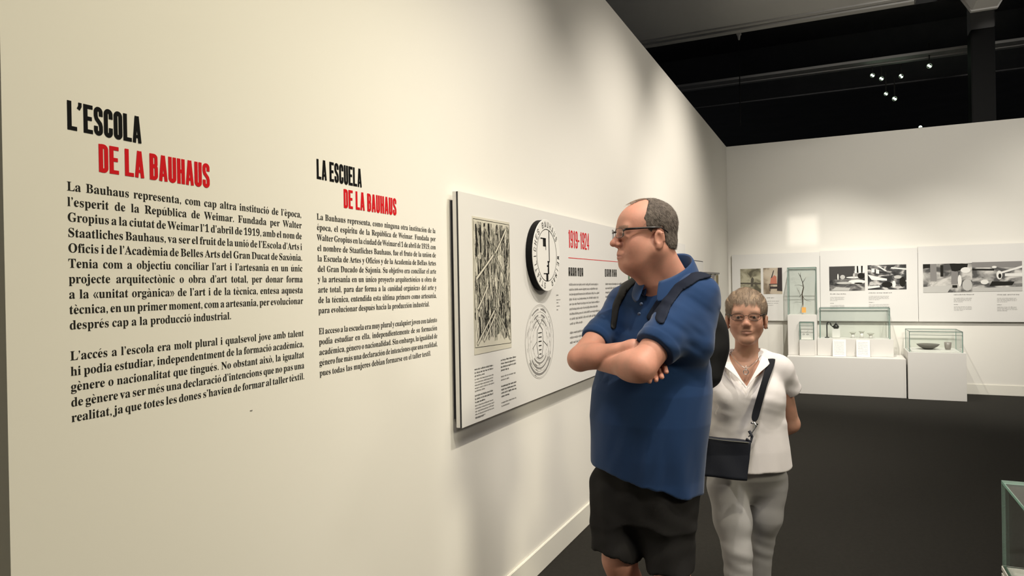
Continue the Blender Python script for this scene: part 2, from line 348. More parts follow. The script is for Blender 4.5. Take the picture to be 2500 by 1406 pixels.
def textline(words, fr, size, width, parent, mt, justify=True, squeeze=1.0, space=.24, name='text_line'):
    W = [word(q) for q in words.split(' ')]; sz = size*squeeze; nat = sum(q[2] for q in W)*sz
    n = len(W)-1; sp = (width-nat)/n if (justify and n) else space*sz
    if justify and n and sp < .16*sz:
        k = (width-.16*sz*n)/nat; sz *= k; sp = .16*size*squeeze
    mb = MB(); x = 0
    for V, Fc, wd in W:
        mb.mesh([fr(x+p[0]*sz, p[1]*size, .0007) for p in V], Fc); x += wd*sz+sp
    return mb.build(name, mt, parent)
TXT1 = """La Bauhaus representa, com cap altra institució de l’època,
l’esperit de la República de Weimar. Fundada per Walter
Gropius a la ciutat de Weimar l’1 d’abril de 1919, amb el nom de
Staatliches Bauhaus, va ser el fruit de la unió de l’Escola d’Arts i
Oficis i de l’Acadèmia de Belles Arts del Gran Ducat de Saxònia.
Tenia com a objectiu conciliar l’art i l’artesania en un únic
projecte arquitectònic o obra d’art total, per donar forma
a la «unitat orgànica» de l’art i de la tècnica, entesa aquesta
tècnica, en un primer moment, com a artesania, per evolucionar
*després cap a la producció industrial.

L’accés a l’escola era molt plural i qualsevol jove amb talent
hi podia estudiar, independentment de la formació acadèmica,
gènere o nacionalitat que tingués. No obstant això, la igualtat
de gènere va ser més una declaració d’intencions que no pas una
realitat, ja que totes les dones s’havien de formar al taller tèxtil."""
TXT2 = """La Bauhaus representa, como ninguna otra institución de la
época, el espíritu de la República de Weimar. Fundada por
Walter Gropius en la ciudad de Weimar el 1 de abril de 1919, con
el nombre de Staatliches Bauhaus, fue el fruto de la unión de
la Escuela de Artes y Oficios y de la Academia de Bellas Artes
del Gran Ducado de Sajonia. Su objetivo era conciliar el arte
y la artesanía en un único proyecto arquitectónico u obra de
arte total, para dar forma a la «unidad orgánica» del arte y
de la técnica, entendida esta última primero como artesanía,
*para evolucionar después hacia la producción industrial.

El acceso a la escuela era muy plural y cualquier joven con talento
podía estudiar en ella, independientemente de su formación
académica, género o nacionalidad. Sin embargo, la igualdad de
género fue más una declaración de intenciones que una realidad,
*pues todas las mujeres debían formarse en el taller textil."""
def wall_text(y0, w, heads, txt, label, sz):
    t = thing('wall_text', (WALLX, y0, 1.26), label, 'wall text')
    for i, (s, yy, zz, ww, hh, mt, lb) in enumerate(heads):
        o = headline('title_line', s, LF(yy, zz), ww, hh, mt, t); o['label'] = lb
    z = 1.7695
    for ln in txt.split('\n'):
        if ln: textline(ln.lstrip('*'), LF(y0, z), sz, w, t, M['ink'], not ln.startswith('*'), .95)
        z -= .0329
wall_text(.931, .713, [('L’ESCOLA', .935, 1.9, .173, .0625, M['black'], 'black vinyl title line'), ('DE LA BAUHAUS', 1.003, 1.819, .300, .0625, M['red'], 'red vinyl title line')],
          TXT1, 'left text block on the cream wall under the title L’ESCOLA DE LA BAUHAUS', .0285)
wall_text(1.712, .713, [('LA ESCUELA', 1.716, 1.898, .228, .0635, M['black'], 'black vinyl title line'), ('DE LA BAUHAUS', 1.846, 1.819, .304, .0625, M['red'], 'red vinyl title line')],
          TXT2, 'right text block beside the panel under the title LA ESCUELA DE LA BAUHAUS', .0285)
p = EYE+(fw+RT*(613-1250)/F_PX-UP*(1002-703)/F_PX)*1; d = p-EYE; q = EYE+d*(WALLX/d[0])
mb = MB(); mb.box(q-np.array([.0, .004, .0012]), q+np.array([.0015, .004, .0012])); o = mb.build('wall_smudge', M['grey'], loc=q); tag(o, 'tiny grey scuff on the cream wall below the left text block', 'scuff')

def greek(mb, fr, w, hgt, seed=0, mi=0):
    """an unreadably small line of type: uneven little stems grouped in words"""
    rnd = random.Random(seed); x = 0
    while x < w:
        wl = rnd.uniform(2.5, 9)*hgt*.55
        wl = min(wl, w-x)
        y = x
        while y < x+wl-hgt*.2:
            hh = hgt*rnd.choice([.62, .62, .62, .95, .7]); lo = -hgt*.25 if rnd.random() < .12 else 0
            mb.poly([fr(y, lo, .0006), fr(y+hgt*.17, lo, .0006), fr(y+hgt*.17, hh, .0006), fr(y, hh, .0006)], mi)
            if rnd.random() < .6: mb.poly([fr(y, hgt*.0, .0006), fr(y+hgt*.4, 0, .0006), fr(y+hgt*.4, hgt*.14, .0006), fr(y, hgt*.14, .0006)], mi)
            if rnd.random() < .5: mb.poly([fr(y, hgt*.5, .0006), fr(y+hgt*.4, hgt*.5, .0006), fr(y+hgt*.4, hgt*.64, .0006), fr(y, hgt*.64, .0006)], mi)
            y += hgt*rnd.uniform(.34, .46)
        x += wl+hgt*.4
def para(fr, w, n, pitch, hgt, parent, seed, mt=None, last=.5, name='caption_text'):
    mb = MB()
    for i in range(n): greek(mb, Frame(fr(0, -i*pitch), fr.u, fr.v), w*(last if i == n-1 else random.Random(seed+i).uniform(.93, 1)), hgt, seed*31+i)
    return mb.build(name, mt or M['ink'], parent)

# ------------------------------------------------------------------ long panel on the left wall
PX = -1.40
t = thing('exhibition_board', (PX-.02, 4.84, .97), 'long white exhibition panel floating off the cream wall behind the man', 'display panel')
mb = MB(); mb.box((PX-.028, 2.48, .968), (PX-.010, 7.2, 1.943), bev=.001); mb.build('board', M['panel'], t)
mb = MB(); mb.box((PX-.010, 2.481, .969), (PX-.0015, 7.199, 1.942)); mb.box((PX-.050, 2.50, 1.0), (PX-.028, 7.18, 1.91)); mb.build('dark_gap_fill', M['dark'], t)  # dark seam at the face sheet; recessed box paints the gap's shade
mb = MB(); mb.box((PX-.0015, 2.48, .968), (PX, 7.2, 1.943)); mb.build('face_sheet', M['panel'], t)
for y in (2.9, 4.8, 6.8):
    for z in (1.2, 1.7): mb = MB(); mb.box((WALLX, y-.03, z), (PX-.050, y+.03, z+.06)); mb.build('standoff_bracket', M['dark'], t)
# generic abstract woodcut print
rnd = random.Random(3); W_, H_ = .37, .592; fr = LF(2.596, 1.258, PX+.0018)
mb = MB(); mb.box((PX, 2.596, 1.258), (PX+.0018, 2.596+W_, 1.258+H_)); pr = mb.build('woodcut_print', M['paper'], t); pr['label'] = 'cream woodcut print of jagged black strokes'
mb = MB()
stroke(mb, fr, [(.006, .03), (W_-.006, .022), (W_-.006, H_-.012), (.006, H_-.01)], .002, closed=True)
for i in range(820):
    x = rnd.uniform(.012, W_-.012); y = rnd.uniform(.05, H_-.04); l = rnd.uniform(.015, .09)*(1.4 if rnd.random() < .2 else 1); l = min(l, H_-.02-y)
    xs = x; pts = []
    for k in range(4): pts.append((min(max(xs, .01), W_-.01), y+l*k/3)); xs += rnd.uniform(-.006, .006)
    stroke(mb, fr, pts, rnd.choice([.0008, .001, .0014, .002, .003]))
mb2 = MB(); mb3 = MB()
for (a, b) in [((.02, .33), (.19, .44)), ((.35, .3), (.19, .45)), ((.03, .2), (.13, .3)), ((.33, .22), (.24, .33)), ((.1, .56), (.2, .44)), ((.32, .56), (.21, .45)), ((.02, .05), (.19, .19)), ((.35, .05), (.2, .2)), ((.08, .06), (.2, .17)), ((.29, .06), (.2, .16))]:
    stroke(mb2, fr, [(a[0]+.004, a[1]-.007), (b[0]+.003, b[1]-.007)], .012, h=.0014); stroke(mb3, fr, [a, ((a[0]+b[0])/2+.004, (a[1]+b[1])/2), b], .0026, h=.002); stroke(mb3, fr, [(a[0]+.008, a[1]-.014), (b[0]+.006, b[1]-.014)], .002, h=.002)
for (x, y, h) in [(.03, .42, .14), (.07, .44, .12), (.11, .42, .15), (.15, .46, .11), (.05, .06, .1), (.31, .05, .12)]:
    stroke(mb, fr, [(x, y), (x+.003, y+h*.5), (x-.002, y+h)], .011)
mb.build('woodcut_lines', M['ink'], pr)['kind'] = 'stuff'; mb2.build('woodcut_beams', M['paper'], pr)['kind'] = 'stuff'; mb3.build('beam_outlines', M['ink'], pr)['kind'] = 'stuff'
mb = MB()
for i in range(46):
    x = rnd.uniform(.02, W_-.03); y = rnd.uniform(.04, H_-.12); mb.poly([fr(x, y, .0003), fr(x+rnd.uniform(.006, .02), y+.004, .0003), fr(x+.012, y+rnd.uniform(.03, .09), .0003), fr(x, y+.05, .0003)])
mb.build('woodcut_tone', mat('print_olive_tone', (.36, .35, .28), .7), pr)['kind'] = 'stuff'
para(LF(2.595, 1.192, PX), .185, 3, .0140, .0080, t, 11); para(LF(2.595, 1.150, PX), .185, 5, .0125, .0068, t, 12, M['grey'])
para(LF(2.595, 1.080, PX), .185, 3, .0140, .0080, t, 13); para(LF(2.595, 1.038, PX), .185, 5, .0125, .0068, t, 14, M['grey']); para(LF(2.595, .985, PX), .15, 1, .015, .0075, t, 19, M['grey'])
para(LF(2.85, 1.205, PX), .17, 4, .0155, .0085, t, 15); para(LF(2.85, 1.13, PX), .17, 2, .0155, .008, t, 16, M['grey'])
para(LF(2.85, 1.085, PX), .17, 4, .0155, .0085, t, 17); para(LF(2.85, 1.01, PX), .17, 2, .0155, .008, t, 18, M['grey'])
# printed round seal (rings and hatching)
cy, cz, Rr = 3.318, 1.257, .192; fr = LF(cy, cz, PX); mb = MB()
for k, (r, wd) in enumerate([(1, .0015), (.965, .0012), (.80, .0014), (.66, .001), (.5, .001)]): stroke(mb, fr, arc(0, 0, Rr*r, Rr*r, 0, 360, 56)[:-1], wd, closed=True)
for r, a0, a1, wd in [(.88, 215, 325, .011), (.88, 60, 85, .008), (.88, 95, 125, .008), (.72, 220, 320, .009), (.58, 225, 315, .008), (.6, 40, 80, .007), (.6, 100, 140, .007), (.72, 60, 82, .008), (.72, 98, 122, .008), (.45, 240, 300, .006)]:
    stroke(mb, fr, arc(0, 0, Rr*r, Rr*r, a0, a1, 24), wd)
for i in range(90):
    a = rnd.uniform(0, 360); r = rnd.uniform(.45, .95); stroke(mb, fr, arc(0, 0, Rr*r, Rr*r, a, a+rnd.uniform(3, 12), 2), rnd.choice([.001, .002, .003]))
mb2 = mb.build('round_seal_print', M['grey'], t); mb2['label'] = 'grey printed round seal of concentric rings'
mb = MB()
stroke(mb, fr, [(-.035, .06), (0, .085), (.035, .06), (.042, -.02), (.02, -.085), (-.02, -.085), (-.042, -.02)], .004, closed=True)
for k in range(6): stroke(mb, fr, [(-.024+.002*k, .045-k*.022), (.024-.002*k, .045-k*.022)], .005)
stroke(mb, fr, [(-.1, -.03), (-.045, .0)], .003); stroke(mb, fr, [(.1, -.03), (.045, .0)], .003); stroke(mb, fr, [(-.06, .13), (0, .085), (.06, .13)], .003)
mb.build('seal_figure', M['ink'], mb2)
para(LF(3.56, 1.49, PX), .062, 1, .02, .009, t, 21); para(LF(3.56, 1.465, PX), .062, 2, .016, .007, t, 22, M['grey']); para(LF(3.56, 1.43, PX), .05, 2, .02, .007, t, 23, M['grey'])
# heading and two text columns
headline('date_heading', '1919-1924', LF(3.765, 1.765, PX), .37, .103, M['red'], t, w=.33, s=.12, b=.1)['label'] = 'red heading 1919-1924'
mb = MB(); stroke(mb, LF(3.76, 1.706, PX), [(0, 0), (1.3, 0)], .004); mb.build('heading_rule', M['red'], t)
def block_head(y0, ww, seed):
    mb = MB(); fr = LF(y0, 1.60, PX); rnd = random.Random(seed); mb_ = MB(); x = 0
    for k in range(7):
        if k == 4: x += .012
        for j in range(2): stroke(mb, fr, [(x+j*.016, 0), (x+j*.016, .05)], .0115)
        stroke(mb, fr, [(x, rnd.choice([.002, .025, .047])), (x+.02, rnd.choice([.002, .025, .047]))], .006); stroke(mb, fr, [(x, .048), (x+.016, .048)], .005); x += ww/7
    return mb.build('column_heading', M['ink'], t)
block_head(3.765, .25, 1); block_head(4.46, .27, 2)
z = 1.555
for n_, z0 in ((9, 1.545), (3, 1.265)):
    para(LF(3.765, z0, PX), .56, n_, .0285, .0145, t, 41+n_, M['grey'], .4 if n_ == 9 else .95); para(LF(4.46, z0, PX), .52, n_, .0285, .0145, t, 61+n_, M['grey'], .6)
# colour print beyond the columns
fr = LF(5.1, 1.28, PX)
mb = MB(); mb.box((PX, 5.02, 1.1), (PX+.002, 5.55, 1.7)); p2 = mb.build('colour_print', M['paper'], t); p2['label'] = 'pale print with green and orange brush strokes'
mb = MB(); f3 = LF(5.02, 1.1, PX+.002)
for i in range(26):
    x = rnd.uniform(.02, .5); y = rnd.uniform(.05, .5); stroke(mb, f3, [(x, y), (x+rnd.uniform(-.05, .06), y+rnd.uniform(.03, .1))], rnd.uniform(.004, .014), mi=rnd.choice([0, 0, 1, 2]))
mb.poly([f3(.0, .05, .0007), f3(.07, .05, .0007), f3(.03, .6, .0007), f3(0, .6, .0007)], 1)
mb.build('print_strokes', [M['ink'], mat('print_green', (.05, .13, .07), .6), mat('print_orange', (.7, .28, .12), .6)], p2)['kind'] = 'stuff'
# raised round emblem on the panel
ey, ez, eR = 3.335, 1.705, .187
t = thing('round_emblem', (PX, ey, ez-eR), 'raised white disc emblem with a bar-drawn face and lettering round the rim', 'emblem')
mb = MB(); mb.lathe((PX, ey, ez), [(0, .001), (eR-.003, .001), (eR-.003, .037), (0, .037)], 72, (1, 0, 0)); o = mb.build('disc_edge', M['black'], t); o['label'] = 'black rim of the disc'
mb = MB(); mb.lathe((PX, ey, ez), [(eR-.002, .037), (eR-.001, .038), (eR-.001, .040), (eR-.002, .041), (0, .041)], 72, (1, 0, 0)); mb.build('disc_face', M['white'], t)
fr = LF(ey, ez, PX+.0411); mb = MB(); ri = eR*.72
stroke(mb, fr, arc(0, 0, ri, ri, 0, 360, 60)[:-1], .0035, closed=True)
s_ = 'STAATLICHES BAUHAUS  WEIMAR  '
for i, c in enumerate(s_):
    a = math.radians(258-i*360/len(s_)*1.0); rr = eR*.775
    uu = np.array([math.sin(a), -math.cos(a)]); vv = np.array([math.cos(a), math.sin(a)]); hh = eR*.16
    o2 = vv*rr-uu*hh*.3
    f2 = Frame(fr(*o2), (fr.u*uu[0]+fr.v*uu[1])*hh, (fr.u*vv[0]+fr.v*vv[1])*hh); f2.n = fr.n
    for pts, wd, cl in glyph(c, .62, .12, .12): stroke(mb, f2, pts, .11, .0006, bool(cl))
mb.build('emblem_lettering', M['ink'], t)
mb = MB()
def R2(u0_, v0_, u1_, v1_): mb.poly([fr(ri*a, ri*b, .0006) for a, b in ((u0_, v0_), (u1_, v0_), (u1_, v1_), (u0_, v1_))])
R2(.20, -.24, .27, .965); R2(-.38, .33, -.09, .64); R2(-.62, .61, -.09, .655); R2(-.12, .2, -.08, .4); R2(.04, -.27, .27, -.22)
R2(.08, -.52, .20, -.24); R2(-.02, -.45, .1, -.38); R2(.06, -.73, .2, -.5); R2(-.36, -.73, .1, -.69); R2(-.10, -.985, .10, -.69)
mb.build('emblem_face', M['black'], t)

# the panel face stands 50 mm off the wall: its lengths were measured for a plane 1.40 m away, so scale them to 1.428 m
K_ = 1.428/1.40
for o in [o for o in C.objects if o.type == 'MESH' and o.parent is not None and (o.parent.name.startswith(('exhibition_board', 'round_emblem')) or (o.parent.parent is not None and o.parent.parent.name.startswith('exhibition_board')))]:
    r_ = o.parent
    while r_.parent is not None: r_ = r_.parent
    b_ = BASE[r_.name]; co_ = np.zeros(len(o.data.vertices)*3); o.data.vertices.foreach_get('co', co_); co_ = co_.reshape(-1, 3)+b_
    co_[:, 0] = np.maximum(co_[:, 0]-.028, WALLX+.0002); co_[:, 1] *= K_; co_[:, 2] = 1.55+(co_[:, 2]-1.55)*K_; o.data.vertices.foreach_set('co', (co_-b_).ravel()); o.data.update()
# further sheets on the left wall
def frame_pic(name, y0, y1, z0, z1, x, label, cat):
    t = thing(name, (WALLX, (y0+y1)/2, z0), label, cat)
    mb = MB(); mb.box((WALLX, y0, z0), (x, y1, z1), bev=.002); mb.build('mount', M['dark'], t)
    mb = MB(); mb.box((x, y0+.01, z0+.01), (x+.004, y1-.01, z1-.01)); mb.build('sheet', M['panel'], t); return t
t = frame_pic('framed_sheet', 7.42, 8.42, 1.1, 1.80, -1.43, 'plain pale framed sheet on the left wall above the man’s shoulder strap', 'framed sheet')
mb = MB(); fr = LF(7.5, 1.2, -1.426)
for i in range(12): stroke(mb, fr, [(rnd.uniform(0, .8), rnd.uniform(0, .5)), (rnd.uniform(0, .8), rnd.uniform(0, .5))], .002)
mb.build('faint_drawing', M['lgrey'], t)
t = thing('print_rail', (WALLX, 9.1, 1.66), 'thin rail near the corner carrying three narrow prints', 'rail')
mb = MB(); mb.box((WALLX, 8.6, 1.655), (-1.415, 9.6, 1.675)); mb.build('rail_bar', M['grey'], t)
for k, (yy, cc, lb) in enumerate([(8.68, (.25, .24, .16), 'narrow olive print, left of the three hanging under the rail'), (9.0, (.24, .22, .25), 'narrow violet grey print, middle of the three under the rail'), (9.33, (.20, .15, .05), 'narrow brown print, right of the three under the rail by the corner')]):
    t = thing('hanging_print', (-1.43, yy+.12, 1.38), lb, 'print', 'narrow prints hanging under the rail')
    mb = MB(); mb.box((-1.44, yy, 1.38), (-1.425, yy+.23, 1.655)); mb.build('sheet', M['paper'], t)
    mb = MB(); mb.box((-1.425, yy+.03, 1.41), (-1.423, yy+.20, 1.64)); mb.build('image_area', mat('print_tone', cc, .6, var=.6, vscale=9), t)
t = thing('small_caption', (WALLX, 9.5, 1.29), 'small dark caption printed on the wall below the narrow prints', 'caption')
para(LF(9.35, 1.33, WALLX), .2, 2, .04, .025, t, 91, M['grey'], name='caption_line')

# ------------------------------------------------------------------ back wall panel and prints
def tone_mat(name, c0, c1, c2, sc, seed, stretch=(1, 1, 1)):
    m = bpy.data.materials.new(name); m.use_nodes = True; nt = m.node_tree; b = nt.nodes['Principled BSDF']; b.inputs['Roughness'].default_value = .6
    tc = nt.nodes.new('ShaderNodeTexCoord'); mp = nt.nodes.new('ShaderNodeMapping'); mp.inputs['Location'].default_value = (seed*3.1, seed, seed*1.7); mp.inputs['Scale'].default_value = stretch
    n = nt.nodes.new('ShaderNodeTexNoise'); n.inputs['Scale'].default_value = sc; n.inputs['Detail'].default_value = 4; n.inputs['Distortion'].default_value = .8
    cr = nt.nodes.new('ShaderNodeValToRGB'); cr.color_ramp.elements[0].position = .40; cr.color_ramp.elements[0].color = (*c0, 1); cr.color_ramp.elements[1].position = .62; cr.color_ramp.elements[1].color = (*c2, 1)
    e = cr.color_ramp.elements.new(.5); e.color = (*c1, 1)
    nt.links.new(tc.outputs['Object'], mp.inputs[0]); nt.links.new(mp.outputs[0], n.inputs['Vector']); nt.links.new(n.outputs['Fac'], cr.inputs[0]); nt.links.new(cr.outputs[0], b.inputs['Base Color'])
    return m
PY = 10.86
t = thing('exhibition_board', (.6, PY, .96), 'wide white panel along the far wall with printed photographs', 'display panel')
for x0, x1 in ((-1.42, -.209), (-.205, 1.008), (1.012, 2.9), (2.904, 4.4)):
    mb = MB(); mb.box((x0, PY, .965), (x1, PY+.02, 1.955+.012*(x0+1.4)), bev=.001); mb.build('board', M['panel'], t)
mb = MB(); mb.box((-1.38, PY+.02, 1.0), (4.3, YB, 1.9)); mb.build('dark_gap_fill', M['dark'], t)
def photo(x0, z0, x1, z1, mt, label, shapes=(), mats=()):
    mb = MB(); mb.box((x0, PY-.002, z0), (x1, PY, z1)); o = mb.build('printed_photo', mt, t); o['label'] = label
    if shapes:
        mb = MB(); fr = BF(x0, z0, PY-.002); W_, H_ = x1-x0, z1-z0
        for k, (pts, mi) in enumerate(shapes): mb.poly([fr(a*W_, b*H_, .0005+.0002*k) for a, b in pts], mi)
        mb.build('photo_shape', list(mats), o)
    return o
def ell(cx, cy, rx, ry, n=14): return arc(cx, cy, rx, ry, 0, 360, n)[:-1]
K0 = (.012, .012, .012); K1 = (.12, .115, .11); K2 = (.62, .6, .56)
MK, MG, MWt = M['ink'], M['grey'], M['white']
photo(-1.30, 1.33, -1.01, 1.74, tone_mat('photo_sepia', (.09, .08, .05), (.26, .24, .16), (.45, .42, .30), 5, 2, (1, 1, 1.6)), 'sepia photograph above the woman’s head',
      [([(.50, .35), (.62, .35), (.66, .62), (.6, .7), (.52, .62)], 0), ([(.0, .45), (1, .43), (1, .48), (0, .5)], 0)], [mat('photo_sepia_dark', (.08, .07, .05), .6)])
photo(-.975, 1.36, -.715, 1.745, tone_mat('photo_beige', (.2, .15, .1), (.48, .40, .30), (.55, .48, .38), 4, 5), 'brown photograph with a reddish seated figure',
      [([(.72, .12), (1, .1), (1, 1), (.78, 1)], 0), ([(.33, .1), (.37, .1), (.37, .38), (.33, .38)], 0), ([(.3, .36), (.98, .36), (.98, .39), (.3, .39)], 0), ([(.36, .2), (.9, .2), (.9, .28), (.36, .28)], 0), ([(.36, .39), (.72, .39), (.7, .66), (.58, .72), (.48, .64), (.4, .6)], 1), ([(.4, .6), (.48, .64), (.58, .9), (.54, .9)], 0)],
      [mat('photo_brown_dark', (.03, .02, .02), .6), mat('photo_red_tone', (.50, .17, .11), .6)])
photo(-.087, 1.395, .365, 1.742, tone_mat('photo_bw_one', K0, K1, (.4, .39, .36), 5, 8, (1, 1, 2)), 'black and white interior photograph with round tables, left of the pair',
      [([(0, .45), (.68, .5), (.72, 1), (0, 1)], 3), ([(.72, .7), (1, .72), (1, 1), (.74, 1)], 1), ([(.78, .72), (.83, .72), (.82, 1), (.78, 1)], 0), ([(.9, .72), (.94, .72), (.95, 1), (.9, 1)], 0), (ell(.25, .57, .02, .13), 1), (ell(.38, .56, .07, .09), 2), (ell(.68, .54, .2, .035), 1), (ell(.78, .36, .24, .09), 1), (ell(.7, .62, .03, .09), 2), (ell(.9, .6, .1, .12), 0), (ell(.42, .32, .22, .05), 2), ([(.05, .02), (.55, .0), (.6, .12), (.2, .16)], 2), (ell(.82, .3, .12, .03), 0)],
      [MK, MWt, M['lgrey'], mat('photo_dark_wall', (.04, .037, .034), .6)])
photo(.402, 1.405, .873, 1.748, tone_mat('photo_bw_two', K0, (.05, .05, .05), (.55, .53, .5), 7, 12, (1, 1, 1.8)), 'black and white workshop photograph, right of the pair',
      [([(.0, .62), (.3, .5), (.5, .44), (.5, .36), (.1, .4)], 1), ([(.1, .7), (.18, .7), (.18, .86), (.1, .86)], 1), ([(.22, .66), (.3, .64), (.3, .8), (.22, .84)], 1), ([(.3, .96), (.5, .76), (.46, .74), (.24, .96)], 1), ([(.0, .04), (.32, .1), (.3, .17), (0, .14)], 1), (ell(.68, .22, .045, .14), 1), (ell(.78, .5, .1, .07), 2), (ell(.5, .2, .14, .12), 0), (ell(.9, .3, .08, .2), 0), ([(.6, .85), (1, .78), (1, .84), (.62, .9)], 1), (ell(.1, .25, .06, .08), 2)], [MK, MWt, M['lgrey']])
photo(1.07, 1.357, 1.63, 1.743, tone_mat('photo_bw_three', (.06, .058, .055), (.30, .29, .27), (.6, .58, .54), 5, 15, (1, 1, 1.4)), 'greyish photograph of a shop-like interior, left of the right-hand pair',
      [([(0, .85), (.15, .86), (.15, 1), (0, 1)], 0), ([(.6, .7), (.9, .8), (.92, .98), (.55, 1)], 0), ([(.36, .55), (.42, .55), (.42, .95), (.36, .95)], 0), ([(.15, .4), (.28, .4), (.28, 1), (.15, 1)], 3), ([(.58, .28), (.7, .28), (.72, .7), (.58, .75)], 3), ([(.6, .16), (.7, .16), (.7, .25), (.6, .25)], 0), (ell(.87, .76, .1, .1), 1), (ell(.75, .4, .04, .2), 1), (ell(.9, .25, .1, .2), 2), ([(0, 0), (.5, .0), (.6, .25), (0, .2)], 2)], [MK, MWt, M['lgrey'], M['grey']])
photo(1.63, 1.365, 2.173, 1.752, tone_mat('photo_bw_four', (.07, .068, .065), (.33, .32, .3), (.62, .6, .56), 5, 19, (1, 1, 2)), 'greyish photograph of a beamed room, rightmost on the far wall',
      [([(0, .82), (1, .8), (1, 1), (0, 1)], 3), ([(0, .72), (.45, .7), (.45, .76), (0, .78)], 0), ([(.5, .62), (1, .85), (1, .78), (.6, .6)], 1), (ell(.45, .82, .05, .04), 1), (ell(.55, .55, .06, .15), 1), (ell(.56, .52, .03, .08), 0), (ell(.25, .32, .08, .08), 1), ([(.35, .18), (.8, .2), (.85, .32), (.4, .34)], 0), ([(.66, .5), (1, .5), (1, .6), (.66, .6)], 1), ([(0, 0), (1, 0), (1, .15), (0, .12)], 2)], [MK, MWt, M['lgrey'], M['grey']])
def cap(x, z, w_, seed):
    mb = MB(); greek(mb, BF(x, z, PY), w_*1.1, .014, seed); mb.build('caption_text', M['ink'], t)
    para(BF(x, z-.045, PY), w_, 4, .016, .010, t, seed+1, M['grey']); para(BF(x, z-.13, PY), w_*.5, 1, .015, .011, t, seed+2); para(BF(x, z-.16, PY), w_, 4, .016, .010, t, seed+3, M['grey'])
cap(-.08, 1.345, .19, 201); cap(.41, 1.355, .26, 211); cap(1.42, 1.32, .21, 221); cap(1.90, 1.315, .22, 231)
para(BF(-.93, 1.30, PY), .2, 1, .016, .012, t, 240); para(BF(-.93, 1.25, PY), .17, 3, .03, .011, t, 241, M['grey'])

# ------------------------------------------------------------------ plinths and glass cases
def pane(mb, lo, hi):
    """thin slab: broad faces glass (0), edge faces green (1)"""
    d = [hi[i]-lo[i] for i in range(3)]; ax = d.index(min(d)); x0, y0, z0 = lo; x1, y1, z1 = hi
    V = [(x0, y0, z0), (x1, y0, z0), (x1, y1, z0), (x0, y1, z0), (x0, y0, z1), (x1, y0, z1), (x1, y1, z1), (x0, y1, z1)]
    for f, a in (((0, 3, 2, 1), 2), ((4, 5, 6, 7), 2), ((0, 1, 5, 4), 1), ((1, 2, 6, 5), 0), ((2, 3, 7, 6), 1), ((3, 0, 4, 7), 0)): mb.poly([V[i] for i in f], 0 if a == ax else 1)
def glass_case(lo, hi, label, g=.008, top=True, parent_name='glass_case', trim=None):
    x0, y0, z0 = lo; x1, y1, z1 = hi
    t = thing(parent_name, ((x0+x1)/2, (y0+y1)/2, z0), label, 'display case')
    for a, b in (((x0, y0, z0), (x1, y0+g, z1-g)), ((x0, y1-g, z0), (x1, y1, z1-g)), ((x0, y0+g, z0), (x0+g, y1-g, z1-g)), ((x1-g, y0+g, z0), (x1, y1-g, z1-g)), ((x0, y0, z1-g), (x1, y1, z1))):
        mb = MB(); pane(mb, a, b); mb.build('glass_pane', [M['glass'], M['gedge']], t)
    if trim:
        mb = MB()
        for xx, yy in ((x0, y0), (x1, y0), (x0, y1), (x1, y1)): mb.box((xx-trim, yy-trim, z0), (xx+trim, yy+trim, z1))
        for yy in (y0, y1): mb.box((x0, yy-trim, z1-trim), (x1, yy+trim, z1+trim)); mb.box((x0, yy-trim, z1-.045-trim), (x1, yy+trim, z1-.045+trim)) if yy == y0 else None
        for xx in (x0, x1): mb.box((xx-trim, y0, z1-trim), (xx+trim, y1, z1+trim))
        mb.build('edge_seal', M['seal'], t)
    return t
def block(name, lo, hi, label, cat='plinth', mt=None):
    x0, y0, z0 = lo; x1, y1, z1 = hi
    mb = MB(); mb.box(lo, hi, bev=.003); o = mb.build(name, mt or M['plinth'], loc=((x0+x1)/2, (y0+y1)/2, z0)); return tag(o, label, cat)
BKY = 10.86
block('low_plinth', (-.628, 10.26, 0), (.806, 10.85, .507), 'long low white bench plinth under the glass cases at the far wall')
block('square_plinth', (.823, 10.22, 0), (1.462, 10.84, .605), 'white plinth at the right end carrying the low glass case with a bowl')
block('tall_block', (-.628, 10.5, .508), (-.25, 10.85, 1.07), 'tall white block on the bench carrying the case with the twig', 'block')
block('small_block', (-.475, 10.40, .508), (-.283, 10.499, .725), 'small white block in front of the tall block', 'block')
block('middle_block', (-.247, 10.47, .508), (.681, 10.85, .745), 'wide white block on the bench under the long glass case', 'block')
glass_case((-.622, 10.505, 1.071), (-.252, 10.84, 1.735), 'tall glass case holding a dark twig with an orange tag', trim=.0026)
glass_case((-.215, 10.50, .746), (.645, 10.82, 1.163), 'long glass case with small dark vessels on the middle block', trim=.0026)
glass_case((.845, 10.25, .606), (1.43, 10.80, .87), 'low glass case with bowl and cup on the right plinth', trim=.0026)
glass_case((-.47, 10.403, .726), (-.287, 10.497, .975), 'small glass case with a white card on the small block', trim=.002)
